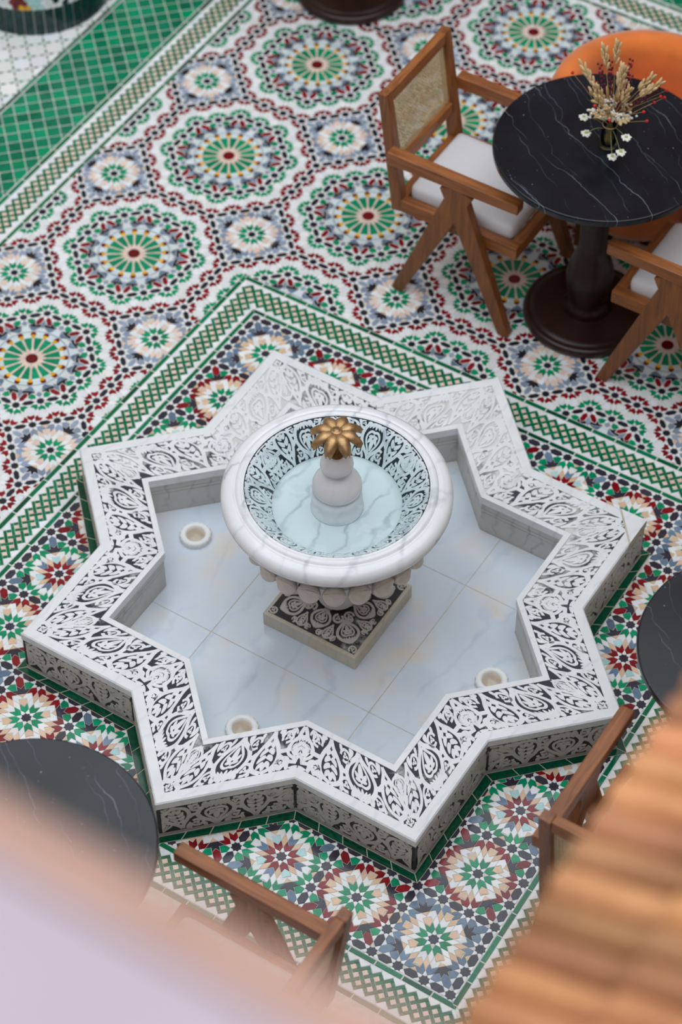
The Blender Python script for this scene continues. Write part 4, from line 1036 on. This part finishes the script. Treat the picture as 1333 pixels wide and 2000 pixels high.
for i in range(9):                                     # white froth near the neck
    a = i * .7 + .2; c = Vector((math.cos(a) * rb.uniform(.02, .055), math.sin(a) * rb.uniform(.02, .055), rb.uniform(.135, .165))); mb = MB()
    for k in range(22): mb.add(ell(.0046, .0042, 6), Matrix.Translation(c + Vector((rb.gauss(0, .009), rb.gauss(0, .009), rb.gauss(0, .006)))))
    mb.build('flower_cluster', 'flower_white', bq)
for i, (a, le, h, dr) in enumerate(((3.5, .085, .14, .055), (3.9, .075, .12, .075), (-.55, .10, .15, .05), (-.75, .115, .14, .085), (-.95, .10, .13, .105))):   # white umbels hanging over the side
    pts = stem_path(a, le, h, dr); mb = MB(); mb.add(tube(pts, .0011, 5)); mb.build('stem', 'stem_green', bq); e = Vector(pts[-1]); mb = MB()
    for k in range(20):
        aa = k * 2.39996; r_ = .0155 * math.sqrt((k + .5) / 20); mb.add(ell(.0042, .0024, 6), Matrix.Translation(e + Vector((r_ * math.cos(aa), r_ * math.sin(aa), .003 - 8 * r_ * r_))))
    hd_ = mb.build('flower_cluster', 'flower_white', bq); mb = MB(); mb.add(ell(.006, .003), Matrix.Translation(e + Vector((0, 0, .005)))); mb.build('flower_eye', 'flower_eye', hd_)
for i in range(10):                                    # pale bracts fanning out low
    a = i * .63; c = Vector((math.cos(a) * .035, math.sin(a) * .035, .135 + .012 * (i % 3))); mb = MB()
    for k in range(7):
        o = Vector((math.cos(a + rb.gauss(0, .5)), math.sin(a + rb.gauss(0, .5)), rb.uniform(-.1, .7))); mb.add(ell(.0045, .017), orient(c + o * .018, o))
    mb.build('grass_spike', 'straw', bq)

# ------------------------------------------------------------------ mosaic planter, upper left
PX, PY, PR = -2.63, 1.965, .285
plt_ = thing('mosaic_planter', 'round planter with hexagon mosaic above a dark green tile base', 'planter', (PX, PY, 0))
v, f = lathe([(0, 0), (PR - .004, 0), (PR - .004, .118), (PR - .006, .12), (PR - .006, .50), (PR + .01, .51), (PR + .01, .54), (PR - .05, .54), (PR - .05, .46), (0, .46)], 96); mesh_obj('planter_body', v, f, 'grout', plt_, smooth=False)
n = 46
for i in range(n):
    a0, a1 = (i + .06) * 2 * math.pi / n, (i + .94) * 2 * math.pi / n; v = []
    for z in (.003, .116):
        for r_ in (PR - .006, PR + .002):
            for a in (a0, a1): v.append((r_ * math.cos(a), r_ * math.sin(a), z))
    f = [(2, 3, 7, 6), (0, 2, 6, 4), (1, 5, 7, 3), (4, 6, 7, 5), (0, 1, 3, 2)]
    t = rtint('petrol'); mesh_obj('base_tile', v, f, 'petrol', plt_, tints=[t] * 5)
nc = 74; wd = 2 * math.pi * PR / nc; rh = wd * math.sqrt(3) / 2; nr = int(.37 / rh); hx = []
camang = math.atan2(CAM.y - PY, CAM.x - PX)
for r_ in range(nr):
    for c in range(nc):
        a = (c + .5 * (r_ % 2)) * 2 * math.pi / nc; z = .128 + r_ * rh + wd * .1
        x = (c + .5 * (r_ % 2)) % 12.333; d_ = abs(x - 6.17); zz = r_ % 11
        col = 'black' if abs(zz - d_) < .62 or abs((11 - zz) - d_) < .55 else 'white'
        cx_, cz_ = (x - 6.17), zz
        if col == 'white':
            if d_ > 5.2 and zz < 1: col = 'yellow'
            elif d_ > 3.6 and zz < 3: col = 'cyan' if int((c) / 12.333) % 2 else 'maroon'
            elif d_ < 1.1 and 3 < zz < 7: col = 'blue'
        da = abs((a - camang + math.pi) % (2 * math.pi) - math.pi); hx.append((da + z * 2, a, z, col))
hx.sort(); restv = dict(v=[], f=[], m=[], t=[])
for n_, (s_, a, z, col) in enumerate(hx):
    v = []
    for lift, sc_ in ((-.004, .94), (.0035, .90)):
        for k in range(6):
            b_ = math.pi / 6 + k * math.pi / 3; dx, dz = wd * .577 * sc_ * math.cos(b_), wd * .577 * sc_ * math.sin(b_); aa = a + dx / PR
            v.append(((PR + lift - .003) * math.cos(aa), (PR + lift - .003) * math.sin(aa), z + dz))
    f = [(k, (k + 1) % 6, 6 + (k + 1) % 6, 6 + k) for k in range(6)] + [tuple(range(6, 12))]; t = rtint(col)
    if n_ < 260: mesh_obj('hexagon_tile', v, f, col, plt_, tints=[t] * 7)
    else:
        o_ = len(restv['v']); restv['v'] += v; restv['f'] += [tuple(i + o_ for i in q_) for q_ in f]; restv['m'] += [col] * 7; restv['t'] += [t] * 7
ks = sorted(set(restv['m'])); o = mesh_obj('hexagon_remainder', restv['v'], restv['f'], ks, plt_, fm=[ks.index(k) for k in restv['m']], tints=restv['t']); o['kind'] = 'stuff'
